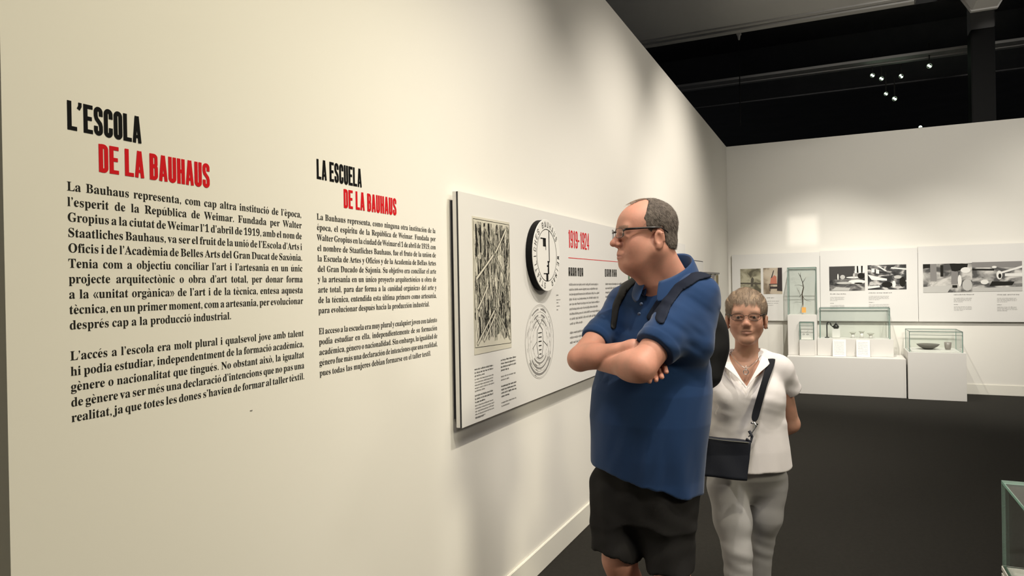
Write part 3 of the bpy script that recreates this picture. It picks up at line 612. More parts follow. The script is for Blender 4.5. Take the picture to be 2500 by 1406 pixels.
# contents
t = thing('twig', (-.43, 10.66, 1.09), 'thin dark forked twig standing in the tall glass case', 'twig')
mb = MB(); mb.tube([(-.43, 10.66, 1.19), (-.432, 10.66, 1.27), (-.44, 10.66, 1.36), (-.42, 10.66, 1.45), (-.43, 10.66, 1.52), (-.455, 10.66, 1.60), (-.485, 10.66, 1.66)], [.005, .007, .008, .007, .005, .004, .002], 7); mb.tube([(-.432, 10.66, 1.072), (-.43, 10.66, 1.2)], .002, 6); mb.build('twig_stem', M['wood'], t, smooth=True)
for pts in ([(-.436, 10.66, 1.33), (-.41, 10.65, 1.29), (-.38, 10.65, 1.265), (-.33, 10.65, 1.255)], [(-.425, 10.66, 1.47), (-.48, 10.65, 1.49), (-.54, 10.65, 1.48)], [(-.43, 10.66, 1.52), (-.40, 10.65, 1.57), (-.385, 10.65, 1.6)], [(-.455, 10.66, 1.6), (-.46, 10.65, 1.64), (-.45, 10.65, 1.67)], [(-.44, 10.66, 1.36), (-.47, 10.65, 1.33), (-.48, 10.65, 1.30)]):
    mb = MB(); mb.tube(pts, [.004]+[.0025]*(len(pts)-2)+[.001], 6); mb.build('side_twig', M['wood'], t, smooth=True)
t = thing('paper_tag', (-.42, 10.64, 1.10), 'small orange paper tag at the foot of the twig', 'tag'); 
mb = MB(); mb.box((-.447, 10.64, 1.095), (-.392, 10.645, 1.17), bev=.001); mb.build('card', M['orange'], t)
mb = MB(); mb.tube([(-.42, 10.643, 1.17), (-.43, 10.655, 1.21)], .0015, 5); mb.build('string', M['orange'], t)
mb = MB(); mb.box((-.455, 10.47, .728), (-.30, 10.475, .90)); mb.box((-.455, 10.43, .728), (-.30, 10.476, .735)); o = mb.build('display_card', M['white'], loc=(-.38, 10.46, .728)); tag(o, 'small white card standing in the small glass case', 'card')
mb = MB(); fr = BF(-.42, .8, 10.4695); stroke(mb, fr, arc(0, 0, .012, .008, 0, 360, 12)[:-1], .003, closed=True); stroke(mb, fr, arc(.05, 0, .014, .007, 0, 360, 12)[:-1], .003, closed=True); stroke(mb, fr, [(.04, .03), (.06, .055)], .002); c_ = mb.build('card_print', M['ink'], o); c_.data.transform(Matrix.Translation((0, 0, 0)))
# curved handle piece and lidded pot
t = thing('curved_handle', (-.12, 10.62, .746), 'dark hooked metal piece standing in the long glass case', 'metal piece')
mb = MB(); mb.tube([(-.125, 10.62, .76), (-.125, 10.62, .92), (-.12, 10.62, .95), (-.105, 10.62, .962), (-.085, 10.62, .957), (-.075, 10.62, .935), (-.074, 10.62, .915)], .008, 10); mb.build('hook', M['pewter'], t, smooth=True)
mb = MB(); mb.lathe((-.125, 10.62, .746), [(0, 0), (.03, 0), (.03, .006), (.012, .012), (0, .012)], 18); mb.build('foot', M['pewter'], t, smooth=True)
t = thing('metal_teapot', (-.01, 10.65, .746), 'small dark lidded pot beside the hooked piece', 'pot')
mb = MB(); mb.lathe((-.01, 10.65, .87), [(0, .0), (.026, .0), (.040, .02), (.037, .04), (.020, .06), (.0, .062)], 22); mb.build('pot_body', M['pewter'], t, smooth=True)
mb = MB(); mb.tube([(-.045, 10.65, .895), (-.062, 10.65, .907), (-.07, 10.65, .922)], [.009, .006, .005], 8); mb.build('spout', M['pewter'], t, smooth=True)
mb = MB(); mb.lathe((-.01, 10.65, .930), [(.022, 0), (.014, .010), (.006, .014), (.008, .024), (0, .028)], 16); mb.build('lid', M['pewter'], t, smooth=True)
mb = MB(); mb.box((-.06, 10.6, .747), (.04, 10.7, .87), bev=.003); mb.build('riser', M['white'], t)
for k, (x, z, r, lb) in enumerate([(.2, .80, .045, 'small pale dish at the middle of the long case'), (.31, .815, .04, 'small pale saucer right of the pale dish in the long case'), (.42, .79, .05, 'pale shallow dish nearest the right end of the long case')]):
    t = thing('small_dish', (x, 10.66, .746), lb, 'dish', 'small pale dishes in the long case')
    mb = MB(); mb.lathe((x, 10.66, z), [(0, 0), (r*.5, 0), (r, .022), (r*.94, .024), (r*.45, .006), (0, .005)], 22); mb.build('dish_bowl', mat('dish_pale', (.55, .55, .48), .3), t, smooth=True)
    mb = MB(); mb.lathe((x, 10.66, .746), [(0, 0), (.025, 0), (.02, z-.746), (0, z-.746)], 16); mb.build('foot', M['white'], t, smooth=True)
# bowl and cup in the low case
t = thing('low_shelf', (1.14, 10.55, .606), 'white riser inside the low glass case under bowl and cup', 'riser'); mb = MB(); mb.box((.87, 10.32, .606), (1.40, 10.76, .622), bev=.002); mb.build('shelf_board', M['white'], t)
t = thing('shallow_bowl', (1.08, 10.52, .622), 'wide shallow dark bowl in the low glass case', 'bowl')
mb = MB(); mb.lathe((1.08, 10.52, .622), [(0, 0), (.045, 0), (.06, .008), (.10, .03), (.135, .065), (.13, .067), (.095, .038), (.05, .014), (0, .01)], 32); mb.build('bowl_body', M['ceramic'], t, smooth=True)
t = thing('beaker_cup', (1.30, 10.50, .622), 'grey beaker cup right of the bowl in the low glass case', 'cup')
mb = MB(); mb.lathe((1.30, 10.50, .622), [(0, 0), (.028, 0), (.037, .03), (.042, .095), (.039, .095), (.034, .03), (.026, .006), (0, .005)], 26); mb.build('cup_body', mat('cup_glaze', (.30, .27, .24), .35), t, smooth=True)
# two leaning label sheets
for k, (x0, lb) in enumerate([(-.055, 'left folded caption sheet leaning on the middle block'), (.235, 'right folded caption sheet leaning on the middle block')]):
    t = thing('caption_sheet', (x0+.08, 10.42, .508), lb, 'caption sheet', 'caption sheets leaning on the middle block')
    mb = MB(); V = [(x0, 10.38, .51), (x0+.165, 10.38, .51), (x0+.165, 10.455, .735), (x0, 10.455, .735), (x0, 10.386, .51), (x0+.165, 10.386, .51), (x0+.165, 10.461, .735), (x0, 10.461, .735)]
    mb.mesh(V, [(0, 1, 2, 3), (7, 6, 5, 4), (0, 4, 5, 1), (1, 5, 6, 2), (2, 6, 7, 3), (3, 7, 4, 0)]); mb.build('sheet', M['white'], t)
    nv = np.array([0, .075, .225]); nv /= np.linalg.norm(nv); fr = Frame((x0+.02, 10.379, .51), (1, 0, 0), nv)
    mb = MB()
    for i in range(9): greek(mb, Frame(fr(0, .03+i*.021), fr.u, fr.v), .12, .009, 300+k*20+i)
    mb.build('caption_text', M['lgrey'], t)

# near glass case at the lower right
t = block('near_plinth', (.42, 1.2, 0), (1.5, 2.40, .70), 'white plinth at the lower right edge under the nearest glass case', 'plinth')
t = glass_case((.424, 1.25, .715), (1.45, 2.405, .963), 'nearest glass case cut by the right edge of the photo', g=.008, parent_name='near_glass_case')
mb = MB(); mb.box((.422, 1.245, .7), (1.455, 2.41, .715), bev=.002); mb.build('base_frame', M['white'], t)
t = thing('open_book', (.75, 2.1, .716), 'open white booklet lying in the nearest glass case', 'book')
mb = MB()
V = []; n = 10
for j in range(2):
    for i in range(n+1):
        a = i/n; V.append((.46+.6*a, 1.9+.36*j+.01*a, .722+.035*math.sin(math.pi*min(1, a*1.0))*.8))
mb.mesh(V, [(i, i+1, n+2+i, n+1+i) for i in range(n)]); mb.build('page', M['white'], t, smooth=True)
mb = MB(); mb.box((.45, 1.89, .7155), (1.08, 2.28, .721)); mb.build('cover', M['paper'], t)

# ------------------------------------------------------------------ signed-distance modelling for the visitors
class Vox:
    def __init__(s, xs, ys, zs):
        s.x, s.y, s.z = [np.asarray(a, np.float32) for a in (xs, ys, zs)]; s.F = np.full((len(xs), len(ys), len(zs)), .5, np.float32)
    def sl(s, lo, hi):
        r = []
        for a, l, h in zip((s.x, s.y, s.z), lo, hi): r.append(slice(max(0, int(np.searchsorted(a, l))-1), min(len(a), int(np.searchsorted(a, h))+1)))
        return tuple(r)
    def grid(s, q): return s.x[q[0]][:, None, None], s.y[q[1]][None, :, None], s.z[q[2]][None, None, :]
    def op(s, prim, k=.02, mode='+', off=0.):
        fn, lo, hi = prim; mg = 2.5*k+.012+abs(off); q = s.sl(lo-mg, hi+mg)
        if any(a.stop-a.start < 1 for a in q): return
        d = fn(*s.grid(q))-off; f = s.F[q]; d = d.astype(np.float32)
        if mode == '+':
            h = np.maximum(k-np.abs(f-d), 0)/k; s.F[q] = np.minimum(f, d)-h*h*k*.25
        elif mode == '-':
            d = -d; h = np.maximum(k-np.abs(f-d), 0)/k; s.F[q] = np.maximum(f, d)+h*h*k*.25
    def clip(s, fn, k=.004):
        X, Y, Z = s.grid((slice(None),)*3); d = np.broadcast_to(fn(X, Y, Z), s.F.shape).astype(np.float32)
        h = np.maximum(k-np.abs(s.F-d), 0)/k; s.F = np.maximum(s.F, d)+h*h*k*.25
    def disp(s, fn): s.F = (s.F+fn(*s.grid((slice(None),)*3))).astype(np.float32)
    def mesh(s):
        F = s.F; I = F < 0; nx, ny, nz = F.shape
        c = np.zeros((nx-1, ny-1, nz-1), np.uint8)
        for a in (0, 1):
            for b in (0, 1):
                for d in (0, 1): c += I[a:nx-1+a, b:ny-1+b, d:nz-1+d]
        act = (c > 0) & (c < 8); del c; idx = np.full(act.shape, -1, np.int32); ii = np.argwhere(act); idx[act] = np.arange(len(ii))
        cor = [(a, b, d) for a in (0, 1) for b in (0, 1) for d in (0, 1)]
        val = {k: F[ii[:, 0]+k[0], ii[:, 1]+k[1], ii[:, 2]+k[2]] for k in cor}
        cs = [s.x, s.y, s.z]; acc = np.zeros((len(ii), 3)); cnt = np.zeros(len(ii))
        for k in cor:
            for ax in range(3):
                if k[ax]: continue
                k2 = list(k); k2[ax] = 1; k2 = tuple(k2); v0, v1 = val[k], val[k2]; cr = (v0 < 0) != (v1 < 0)
                t = np.where(cr, v0/np.where(cr, v0-v1, 1), 0)
                for e in range(3):
                    p0 = cs[e][ii[:, e]+k[e]]
                    if e == ax: p0 = p0+t*(cs[e][ii[:, e]+1]-cs[e][ii[:, e]])
                    acc[:, e] += np.where(cr, p0, 0)
                cnt += cr
        V = acc/cnt[:, None]; Q = []
        for ax in range(3):
            o1, o2 = [(1, 2), (2, 0), (0, 1)][ax]
            sa = [slice(None)]*3; sb = [slice(None)]*3; sa[ax] = slice(0, -1); sb[ax] = slice(1, None)
            A = I[tuple(sa)]; B = I[tuple(sb)]; E = np.argwhere(A != B); E = E[(E[:, o1] > 0) & (E[:, o2] > 0) & (E[:, o1] < F.shape[o1]-1) & (E[:, o2] < F.shape[o2]-1)]
            def g(d1, d2):
                e = E.copy(); e[:, o1] -= d1; e[:, o2] -= d2; return idx[e[:, 0], e[:, 1], e[:, 2]]
            q = np.stack([g(1, 1), g(0, 1), g(0, 0), g(1, 0)], 1); ins = A[E[:, 0], E[:, 1], E[:, 2]]
            q[~ins] = q[~ins][:, ::-1]; Q.append(q)
        return V, np.concatenate(Q)
def bake(vox, name, mt, parent, colfn=None):
    V, Q = vox.mesh(); root = parent
    while root.parent is not None: root = root.parent
    me = bpy.data.meshes.new(name); Vl = (V-BASE[root.name]).astype(np.float32)
    me.vertices.add(len(V)); me.vertices.foreach_set('co', Vl.ravel()); me.loops.add(Q.size); me.loops.foreach_set('vertex_index', Q.ravel().astype(np.int32))
    me.polygons.add(len(Q)); me.polygons.foreach_set('loop_start', np.arange(0, Q.size, 4, dtype=np.int32)); me.polygons.foreach_set('use_smooth', np.ones(len(Q), bool))
    me.update(calc_edges=True); me.validate()
    if colfn:
        col = colfn(V); a = me.color_attributes.new('Col', 'FLOAT_COLOR', 'POINT'); a.data.foreach_set('color', np.concatenate([col, np.ones((len(V), 1))], 1).astype(np.float32).ravel())
    me.materials.append(mt); o = bpy.data.objects.new(name, me); C.objects.link(o); o.parent = parent; return o
def A_(v): return np.asarray(v, float)
def cone(a, b, ra, rb):
    a, b = A_(a), A_(b); ba = b-a; L2 = ba@ba+1e-12
    def fn(X, Y, Z):
        px, py, pz = X-a[0], Y-a[1], Z-a[2]; h = np.clip((px*ba[0]+py*ba[1]+pz*ba[2])/L2, 0, 1)
        return np.sqrt((px-h*ba[0])**2+(py-h*ba[1])**2+(pz-h*ba[2])**2)-(ra+(rb-ra)*h)
    r = max(ra, rb); return fn, np.minimum(a, b)-r, np.maximum(a, b)+r
def ball(c, r): return cone(c, A_(c)+1e-6, r, r)
def ellip(c, r, B=np.eye(3)):
    c, r, B = A_(c), A_(r), A_(B)       # rows of B are the axes
    def fn(X, Y, Z):
        px, py, pz = X-c[0], Y-c[1], Z-c[2]; q = [(px*B[i, 0]+py*B[i, 1]+pz*B[i, 2]) for i in range(3)]
        k0 = np.sqrt(sum((q[i]/r[i])**2 for i in range(3))); k1 = np.sqrt(sum((q[i]/r[i]**2)**2 for i in range(3)))+1e-6
        return k0*(k0-1)/k1
    e = np.sqrt(sum((B[i]*r[i])**2 for i in range(3))); return fn, c-e, c+e
def box_(c, h, B, rd=.01):
    c, h, B = A_(c), A_(h), A_(B)
    def fn(X, Y, Z):
        px, py, pz = X-c[0], Y-c[1], Z-c[2]; q = [np.abs(px*B[i, 0]+py*B[i, 1]+pz*B[i, 2])-h[i]+rd for i in range(3)]
        return np.sqrt(sum(np.maximum(t, 0)**2 for t in q))+np.minimum(np.maximum(np.maximum(q[0], q[1]), q[2]), 0)-rd
    e = sum(np.abs(B[i])*h[i] for i in range(3)); return fn, c-e, c+e
def loft(tab, S, N, zc=True):
    """stack of ellipses; tab rows (z, cx, cy, rs, rn) sorted by z, S and N horizontal axes"""
    tab = sorted(tab); T = np.array(tab)
    def fn(X, Y, Z):
        z = Z[0, 0, :]; cx, cy, rs, rn = [np.interp(z, T[:, 0], T[:, i])[None, None, :] for i in (1, 2, 3, 4)]
        u = (X-cx)*S[0]+(Y-cy)*S[1]; v = (X-cx)*N[0]+(Y-cy)*N[1]
        d = (np.sqrt((u/rs)**2+(v/rn)**2)-1)*np.minimum(rs, rn)*1.05
        return np.maximum(d, np.maximum(T[0, 0]-z, z-T[-1, 0])[None, None, :])
    m_ = max(T[:, 3].max(), T[:, 4].max()); lo = np.array([T[:, 1].min()-m_, T[:, 2].min()-m_, T[0, 0]]); hi = np.array([T[:, 1].max()+m_, T[:, 2].max()+m_, T[-1, 0]])
    return fn, lo, hi
def inpoly(PX_, PY_, poly):
    """signed distance (negative inside) of a 2-D polygon"""
    poly = A_(poly); n = len(poly); d = None; ins = None
    for i in range(n):
        a = poly[i]; b = poly[(i+1) % n]; e = b-a; wx, wy = PX_-a[0], PY_-a[1]
        h = np.clip((wx*e[0]+wy*e[1])/(e@e+1e-12), 0, 1); dd = (wx-e[0]*h)**2+(wy-e[1]*h)**2
        d = dd if d is None else np.minimum(d, dd)
        c = ((a[1] <= PY_) != (b[1] <= PY_)) & ((wx-wy*e[0]/(e[1] if abs(e[1]) > 1e-9 else 1e-9)) < 0)
        ins = c if ins is None else ins ^ c
    return np.where(ins, -np.sqrt(d), np.sqrt(d))
def rng(a, b, h): return np.arange(a, b+h, h)
Rh = np.array([math.cos(YAW), math.sin(YAW), 0]); Fh = np.array([-math.sin(YAW), math.cos(YAW), 0]); Zh = np.array([0, 0, 1.])

def head_prims(vox, H, B, s, nose=1.0, jaw=1.0, neckto=None, neckr=(.055, .062), ear_y=-.03, heavy=0, ez=0., my=0., mz=0., ex=0.):
    """B rows: left, forward, up"""
    def P(x, y, z): return H+s*(B[0]*x+B[1]*y+B[2]*z)
    def E(x, y, z, a, b, c, k, mode='+', tilt=None): vox.op(ellip(P(x, y, z), (a*s, b*s, c*s), B), k, mode)
    def K(p, q, ra, rb, k, mode='+'): vox.op(cone(P(*p), P(*q), ra*s, rb*s), k, mode)
    E(0, -.012, .033, .077, .098, .086, .01); E(0, .028, -.04, .060, .062, .078, .03); E(0, .035, .03, .062, .062, .06, .03)
    for sx in (-1, 1):
        K((sx*.052, -.005, -.058), (sx*.012, .068, -.1), .02*jaw, .018*jaw, .03)
        E(sx*.044, .053, -.032, .022, .026, .024, .03)
        if heavy: E(sx*.036, .048, -.060, .026, .034, .032, .03)
    K((-.012, .078, -.098), (.012, .078, -.098), .017, .017, .015)
    K((-.04, .080, .022), (.04, .080, .022), .012, .012, .018)
    for sx in (-1, 1):
        E(sx*.033, .102, .001, .019, .016, .013, .012, '-'); E(sx*.033, .080, .0, .015, .0145, .0135, .004)
        K((sx*.018, .094, .009), (sx*.046, .084, .008), .004, .003, .006); K((sx*.020, .089, -.010), (sx*.044, .084, -.009), .004, .003, .008)
    K((0, .090, .012), (0, .106*nose, -.022), .008, .012, .012); E(0, .112*nose, -.027, .012, .012, .0105, .010)
    for sx in (-1, 1): E(sx*.012, .101, -.033, .009, .012, .009, .008); vox.op(ball(P(sx*.007, .106, -.043), .0032*s), .003, '-')
    E(0, .086+my, -.060+mz, .028, .014, .020, .015)
    for sx in (-1, 1): K((0, .0955+my, -.0610+mz), (sx*.020, .0895+my, -.0635+mz), .0042, .003, .007); K((0, .0955+my, -.0720+mz), (sx*.016, .0905+my, -.0695+mz), .0048, .003, .007); K((0, .1015+my, -.0668+mz), (sx*.023, .0935+my, -.0672+mz), .0018, .0016, .004, '-'); K((sx*.021, .104, -.038), (sx*.034, .093, -.062), .0018, .0016, .010, '-')
    for sx in (-1, 1):
        bb = np.array([B[0], B[1], B[2]])
        E(sx*(ex+.080), ear_y, -.008+ez, .009, .018, .032, .006); E(sx*(ex+.0885), ear_y+.004, -.005+ez, .0085, .0095, .018, .004, '-'); E(sx*(ex+.079), ear_y+.004, -.034+ez, .007, .009, .010, .006)
        vox.op(cone(P(sx*(ex+.088), ear_y-.012, .012+ez), P(sx*(ex+.087), ear_y-.014, -.015+ez), .0035*s, .0035*s), .004)
    if heavy: E(0, .045, -.095, .05, .045, .03*heavy, .03)
    if neckto is not None: vox.op(cone(P(0, -.02, -.055), neckto, neckr[0]*s, neckr[1]*s), .03)
    return P
def finger(vox, pts, r):
    for i in range(len(pts)-1): vox.op(cone(pts[i], pts[i+1], r*(1-.08*i), r*(1-.08*(i+1))), .004)
def hand(vox, wrist, dirv, palmn, side, L=.19, curl=.5, r=.0095):
    """palm + 4 fingers + thumb. dirv: wrist to knuckles, palmn: palm normal (fingers curl to it), side: towards the thumb"""
    d, n, t = [A_(q)/np.linalg.norm(q) for q in (dirv, palmn, side)]; w0 = A_(wrist); k = L/.19
    B = np.array([t, d, n]); vox.op(ellip(w0+d*.05*k, (.042*k, .058*k, .017*k), B), .012)
    for i, (o, ln) in enumerate(((.031, .075), (.011, .083), (-.010, .077), (-.030, .062))):
        p = [w0+d*.09*k+t*o*k]; a = curl*.35
        for j, f in enumerate((.45, .3, .25)):
            dd = d*math.cos(a)+n*math.sin(a); p.append(p[-1]+dd*ln*k*f); a += curl
        finger(vox, [w0+d*.05*k+t*o*.8*k]+p, r*k)
    p0 = w0+d*.025*k+t*.03*k; dd = (d*.6+t*.7+n*.35); dd /= np.linalg.norm(dd); p1 = p0+dd*.04*k; d2 = (d*.9+t*.15+n*.4); d2 /= np.linalg.norm(d2)
    finger(vox, [p0, p1, p1+d2*.03*k, p1+d2*.052*k], .0115*k)
_LAT = np.random.RandomState(11).rand(32, 32, 32).astype(np.float32)
def vnoise(X, Y, Z, fr, seed=0):
    """smooth random noise in -1..1; fr = cells per metre (3 values or one)"""
    fr = fr if hasattr(fr, '__len__') else (fr,)*3
    X, Y, Z = np.broadcast_arrays(X*fr[0]+seed*7.3+500, Y*fr[1]+seed*3.1+500, Z*fr[2]+seed*5.7+500); I = [np.floor(a).astype(np.int32) for a in (X, Y, Z)]
    t = [(a-i).astype(np.float32) for a, i in zip((X, Y, Z), I)]; t = [a*a*(3-2*a) for a in t]; out = 0
    for a in (0, 1):
        for b in (0, 1):
            for c in (0, 1): out = out+_LAT[(I[0]+a) % 32, (I[1]+b) % 32, (I[2]+c) % 32]*(t[0] if a else 1-t[0])*(t[1] if b else 1-t[1])*(t[2] if c else 1-t[2])
    return out*2-1
def noise3(X, Y, Z, fr, seed=0):
    a = np.sin(X*fr+1.3*seed+1.7*np.sin(Z*fr*.7+seed))*np.cos(Z*fr*.8+Y*fr*.5+seed*2.1)+np.sin(Y*fr*1.1+Z*fr*.6+seed)*.7
    return a

# ================================================================== MAN
DM = 2.58
n_man = -Fh*math.cos(math.radians(42))-Rh*math.sin(math.radians(42)); s_man = Rh*math.cos(math.radians(42))-Fh*math.sin(math.radians(42))
gm = pt(1575, 1100, DM+.02)
man = thing('person', (gm[0], gm[1], 0), 'man in a blue polo shirt and dark shorts with crossed arms, looking at the panel', 'person')
def prof(D, S_, rows):
    """rows (py, pxL, pxR, depth-centre offset, aspect rn/rs, angle) -> loft table matching a silhouette"""
    T = []
    for py, l, r, dd, asp, ang in rows:
        c = pt((l+r)/2, py, D+dd); hw = (r-l)/2/F_PX*(D+dd); k = math.sqrt(math.cos(ang)**2+(asp*math.sin(ang))**2); rs = hw/k
        T.append((c[2], c[0], c[1], rs, rs*asp))
    return T
AN = math.radians(42)
torso_rows = [(655, 1600, 1668, .02, .75, AN), (675, 1560, 1690, .03, .62, AN), (720, 1512, 1712, .03, .62, AN), (800, 1496, 1716, .02, .70, AN), (880, 1470, 1722, .01, .76, AN), (950, 1449, 1727, 0, .8, AN), (1020, 1441, 1724, 0, .82, AN), (1100, 1443, 1714, 0, .8, AN), (1150, 1446, 1708, 0, .78, AN), (1290, 1450, 1702, 0, .78, AN)]
LSH, RSH = pt(1694, 726, 2.47), pt(1527, 742, 2.70)
LEL, LWR = pt(1564, 896, 2.30), pt(1470, 886, 2.47)
REL, RWR = pt(1416, 876, 2.50), pt(1545, 851, 2.385)
Hm = pt(1577, 571, 2.50); tl = math.radians(9)
hfwd = -Rh*math.cos(tl)-Fh*math.sin(tl); hfwd = hfwd-Zh*.05; hfwd /= np.linalg.norm(hfwd); hl = np.cross(Zh, hfwd)*1.0; hl /= np.linalg.norm(hl); hup = np.cross(hfwd, hl)*-1
if hup[2] < 0: hup = -hup
if hl@(-Fh) < 0: hl = -hl
BM = np.array([hl, hfwd, hup]); SM = 1.05
lo = np.array([gm[0]-.42, gm[1]-.48, 0]); hi = np.array([gm[0]+.36, gm[1]+.36, 1.9])
zz = np.concatenate([np.arange(-.01, .5, .01), np.arange(.5, 1.0, .008), np.arange(1.0, 1.42, .004), np.arange(1.42, 1.9, .003)])
vb = Vox(rng(lo[0], hi[0], .0036), rng(lo[1], hi[1], .0036), zz)
vb.op(loft(prof(DM, s_man, torso_rows[:-3]+[(1090, 1466, 1690, 0, .72, AN), (1140, 1490, 1668, 0, .66, AN)]), s_man, n_man), .02, off=-.022)
vb.op(cone(RSH, LSH, .055, .055), .05)
PM = head_prims(vb, Hm, BM, SM, nose=1.06, jaw=1.25, neckto=pt(1616, 700, 2.56), neckr=(.060, .060), ear_y=-.016, heavy=1.2, ez=-.016, my=.006, mz=-.005)
vb.op(cone(PM(0, -.03, -.06), pt(1640, 700, 2.58), .056*SM, .075), .03)
vb.op(cone(PM(0, .045, -.10), pt(1594, 700, 2.53), .036, .038), .03)
vb.op(cone(RSH, REL, .052, .042), .03); vb.op(cone(REL, RWR, .042, .028), .02); vb.op(ellip((REL*.72+RWR*.28), (.045, .045, .042)), .03)
# right hand tucked under the left upper arm, fingertips showing beyond it
rh0 = RWR; kn = pt(1585, 872, 2.44); vb.op(cone(rh0, kn, .03, .036), .02)
for i, (a, b, c) in enumerate([((1602, 878, 2.40), (1622, 892, 2.36), (1627, 908, 2.31)), ((1600, 886, 2.40), (1612, 905, 2.35), (1616, 921, 2.30)), ((1596, 894, 2.39), (1600, 914, 2.34), (1602, 928, 2.29)), ((1584, 898, 2.38), (1586, 918, 2.33), (1586, 931, 2.28))]):
    finger(vb, [kn, pt(*a), pt(*b), pt(*c)], .0105)
finger(vb, [rh0, pt(1560, 832, 2.42), pt(1582, 824, 2.43), pt(1598, 822, 2.44)], .0115)
vl = Vox(vb.x, vb.y, vb.z)
vl.op(cone(LSH, LEL, .062, .049), .03); vl.op(cone(LEL, LWR, .049, .030), .02); vl.op(ellip((LEL*.78+LWR*.22), (.050, .047, .050)), .03)
hand(vl, LWR, (pt(1450, 872, 2.54)-LWR), -Zh+n_man*.01, -n_man, L=.15, curl=.25)
h_ = np.maximum(.005-np.abs(vb.F-vl.F), 0)/.005; vb.F = np.minimum(vb.F, vl.F)-h_*h_*.005*.25; del vl
# legs
RHIP, RKN, RAN = pt(1515, 1165, 2.62), pt(1513, 1365, 2.58), pt(1560, 1700, 2.66); LHIP, LKN = pt(1632, 1165, 2.54), pt(1640, 1390, 2.50)
RAN = np.array([RAN[0], RAN[1], .09]); q = pt(1660, 1700, 2.50); LAN = np.array([q[0], q[1], .09])
for hp, kn_, an in ((RHIP, RKN, RAN), (LHIP, LKN, LAN)):
    vb.op(cone(hp, kn_, .078, .060), .02); vb.op(cone(kn_, an, .060, .038), .03); vb.op(ellip(kn_*.65+an*.35-n_man*.015, (.06, .06, .12)), .04)
    vb.op(cone(an-n_man*.02+Zh*-.045, an+n_man*.11-Zh*.05, .026, .022), .02)
def skin_cols(base, H, B, s, lip, brow=None, beard=None):
    base = A_(base)
    def f(V):
        col = np.tile(base, (len(V), 1)); q = (V-H)/s; x, y, z = q@B[0], q@B[1], q@B[2]
        nr = vnoise(V[:, 0], V[:, 1], V[:, 2], 45, 1)+.7*vnoise(V[:, 0], V[:, 1], V[:, 2], 170, 2); col *= (1+.07*nr)[:, None]*np.array([1, 1, 1])+np.outer(nr, [0, -.04, -.04])
        near = (np.abs(x) < .12) & (np.abs(y) < .16) & (np.abs(z) < .14)
        lz = -.0665 if not brow or s < 1.03 else -.0715; m = near & (y > .085) & ((x/.022)**2+((z-lz)/.0085)**2 < 1); col[m] = col[m]*.45+A_(lip)*.55
        red = near*np.exp(-((np.abs(x)-.045)**2+(z+.03)**2+(y-.06)**2)/.0009)+near*np.exp(-((x)**2+(z+.03)**2+(y-.115)**2)/.0004)
        col = col*(1-.25*red[:, None])+A_((.55, .16, .12))*.25*red[:, None]
        if brow is not None:
            m = near & (y > .06) & (np.abs(x) > .014) & (np.abs(x) < .055) & (z > .021-.10*np.maximum(np.abs(x)-.04, 0)) & (z < .031-.1*np.maximum(np.abs(x)-.04, 0)); col[m] = col[m]*.35+A_(brow)*.65
        for sx in (-1, 1):   # eyeball, iris
            dx = np.sqrt((x-sx*.033)**2+((z-.0005)*1.5)**2); m = near & (y > .08) & (dx < .0095) & (y < .101); col[m] = (.34, .28, .24)
            m = m & (np.sqrt((x-sx*.033)**2+(z-.0005)**2) < .0058); col[m] = (.05, .035, .03)
        return np.clip(col, 0, 1)
    return f
MSKIN = mat('skin_man', (1, 1, 1), .55, .03, 200, attr='Col', spec=.4); MSKIN.node_tree.nodes['Principled BSDF'].inputs['Subsurface Weight'].default_value = .06
MSKIN.node_tree.nodes['Principled BSDF'].inputs['Subsurface Radius'].default_value = (.02, .008, .005); MSKIN.node_tree.nodes['Principled BSDF'].inputs['Subsurface Scale'].default_value = .5
bake(vb, 'body', MSKIN, man, skin_cols((.53, .255, .185), Hm, BM, SM, (.40, .17, .15), (.20, .14, .10)))
del vb
# hair: short greying crop with receding hairline
vh = Vox(rng(Hm[0]-.17, Hm[0]+.17, .003), rng(Hm[1]-.17, Hm[1]+.17, .003), rng(Hm[2]-.16, Hm[2]+.17, .003))
for e in ((0, -.014, .034, .081, .101, .088), (0, -.045, -.03, .066, .062, .07)): vh.op(ellip(PM(*e[:3]), tuple(SM*v for v in e[3:]), BM), .02)
def hs(X, Y, Z): x, y, z = X-Hm[0], Y-Hm[1], Z-Hm[2]; return [(x*BM[i, 0]+y*BM[i, 1]+z*BM[i, 2])/SM for i in range(3)]
hairpoly = [(.004, .14), (-.004, .11), (.010, .088), (.022, .062), (.034, .046), (.038, .024), (.022, .014), (.012, .006), (.006, -.004), (.002, .010), (-.030, .020), (-.040, -.005), (-.040, -.035), (-.058, -.056), (-.13, -.062), (-.16, .0), (-.16, .16)]
vh.clip(lambda X, Y, Z: (lambda q: inpoly(q[1]+0*q[0], q[2]+0*q[0], hairpoly)*SM)(hs(X, Y, Z)))
vh.disp(lambda X, Y, Z: .0010*vnoise(X, Y, Z, (70, 70, 50), 1)+.0006*vnoise(X, Y, Z, (240, 240, 160), 4))
def hair_cols(a, b, fr):
    def f(V):
        n_ = .45+.5*vnoise(V[:, 0], V[:, 1], V[:, 2], (fr, fr, fr*.5), 2)+.25*vnoise(V[:, 0], V[:, 1], V[:, 2], 40, 6)
        n_ = np.clip(n_, 0, 1)[:, None]; return A_(a)*(1-n_)+A_(b)*n_
    return f
MHAIR = mat('hair_man', (1, 1, 1), .8, .25, 700, attr='Col', spec=.25)
HM = bake(vh, 'hair', MHAIR, man, hair_cols((.045, .035, .03), (.17, .14, .12), 240))
mb = MB(); rr = random.Random(5)
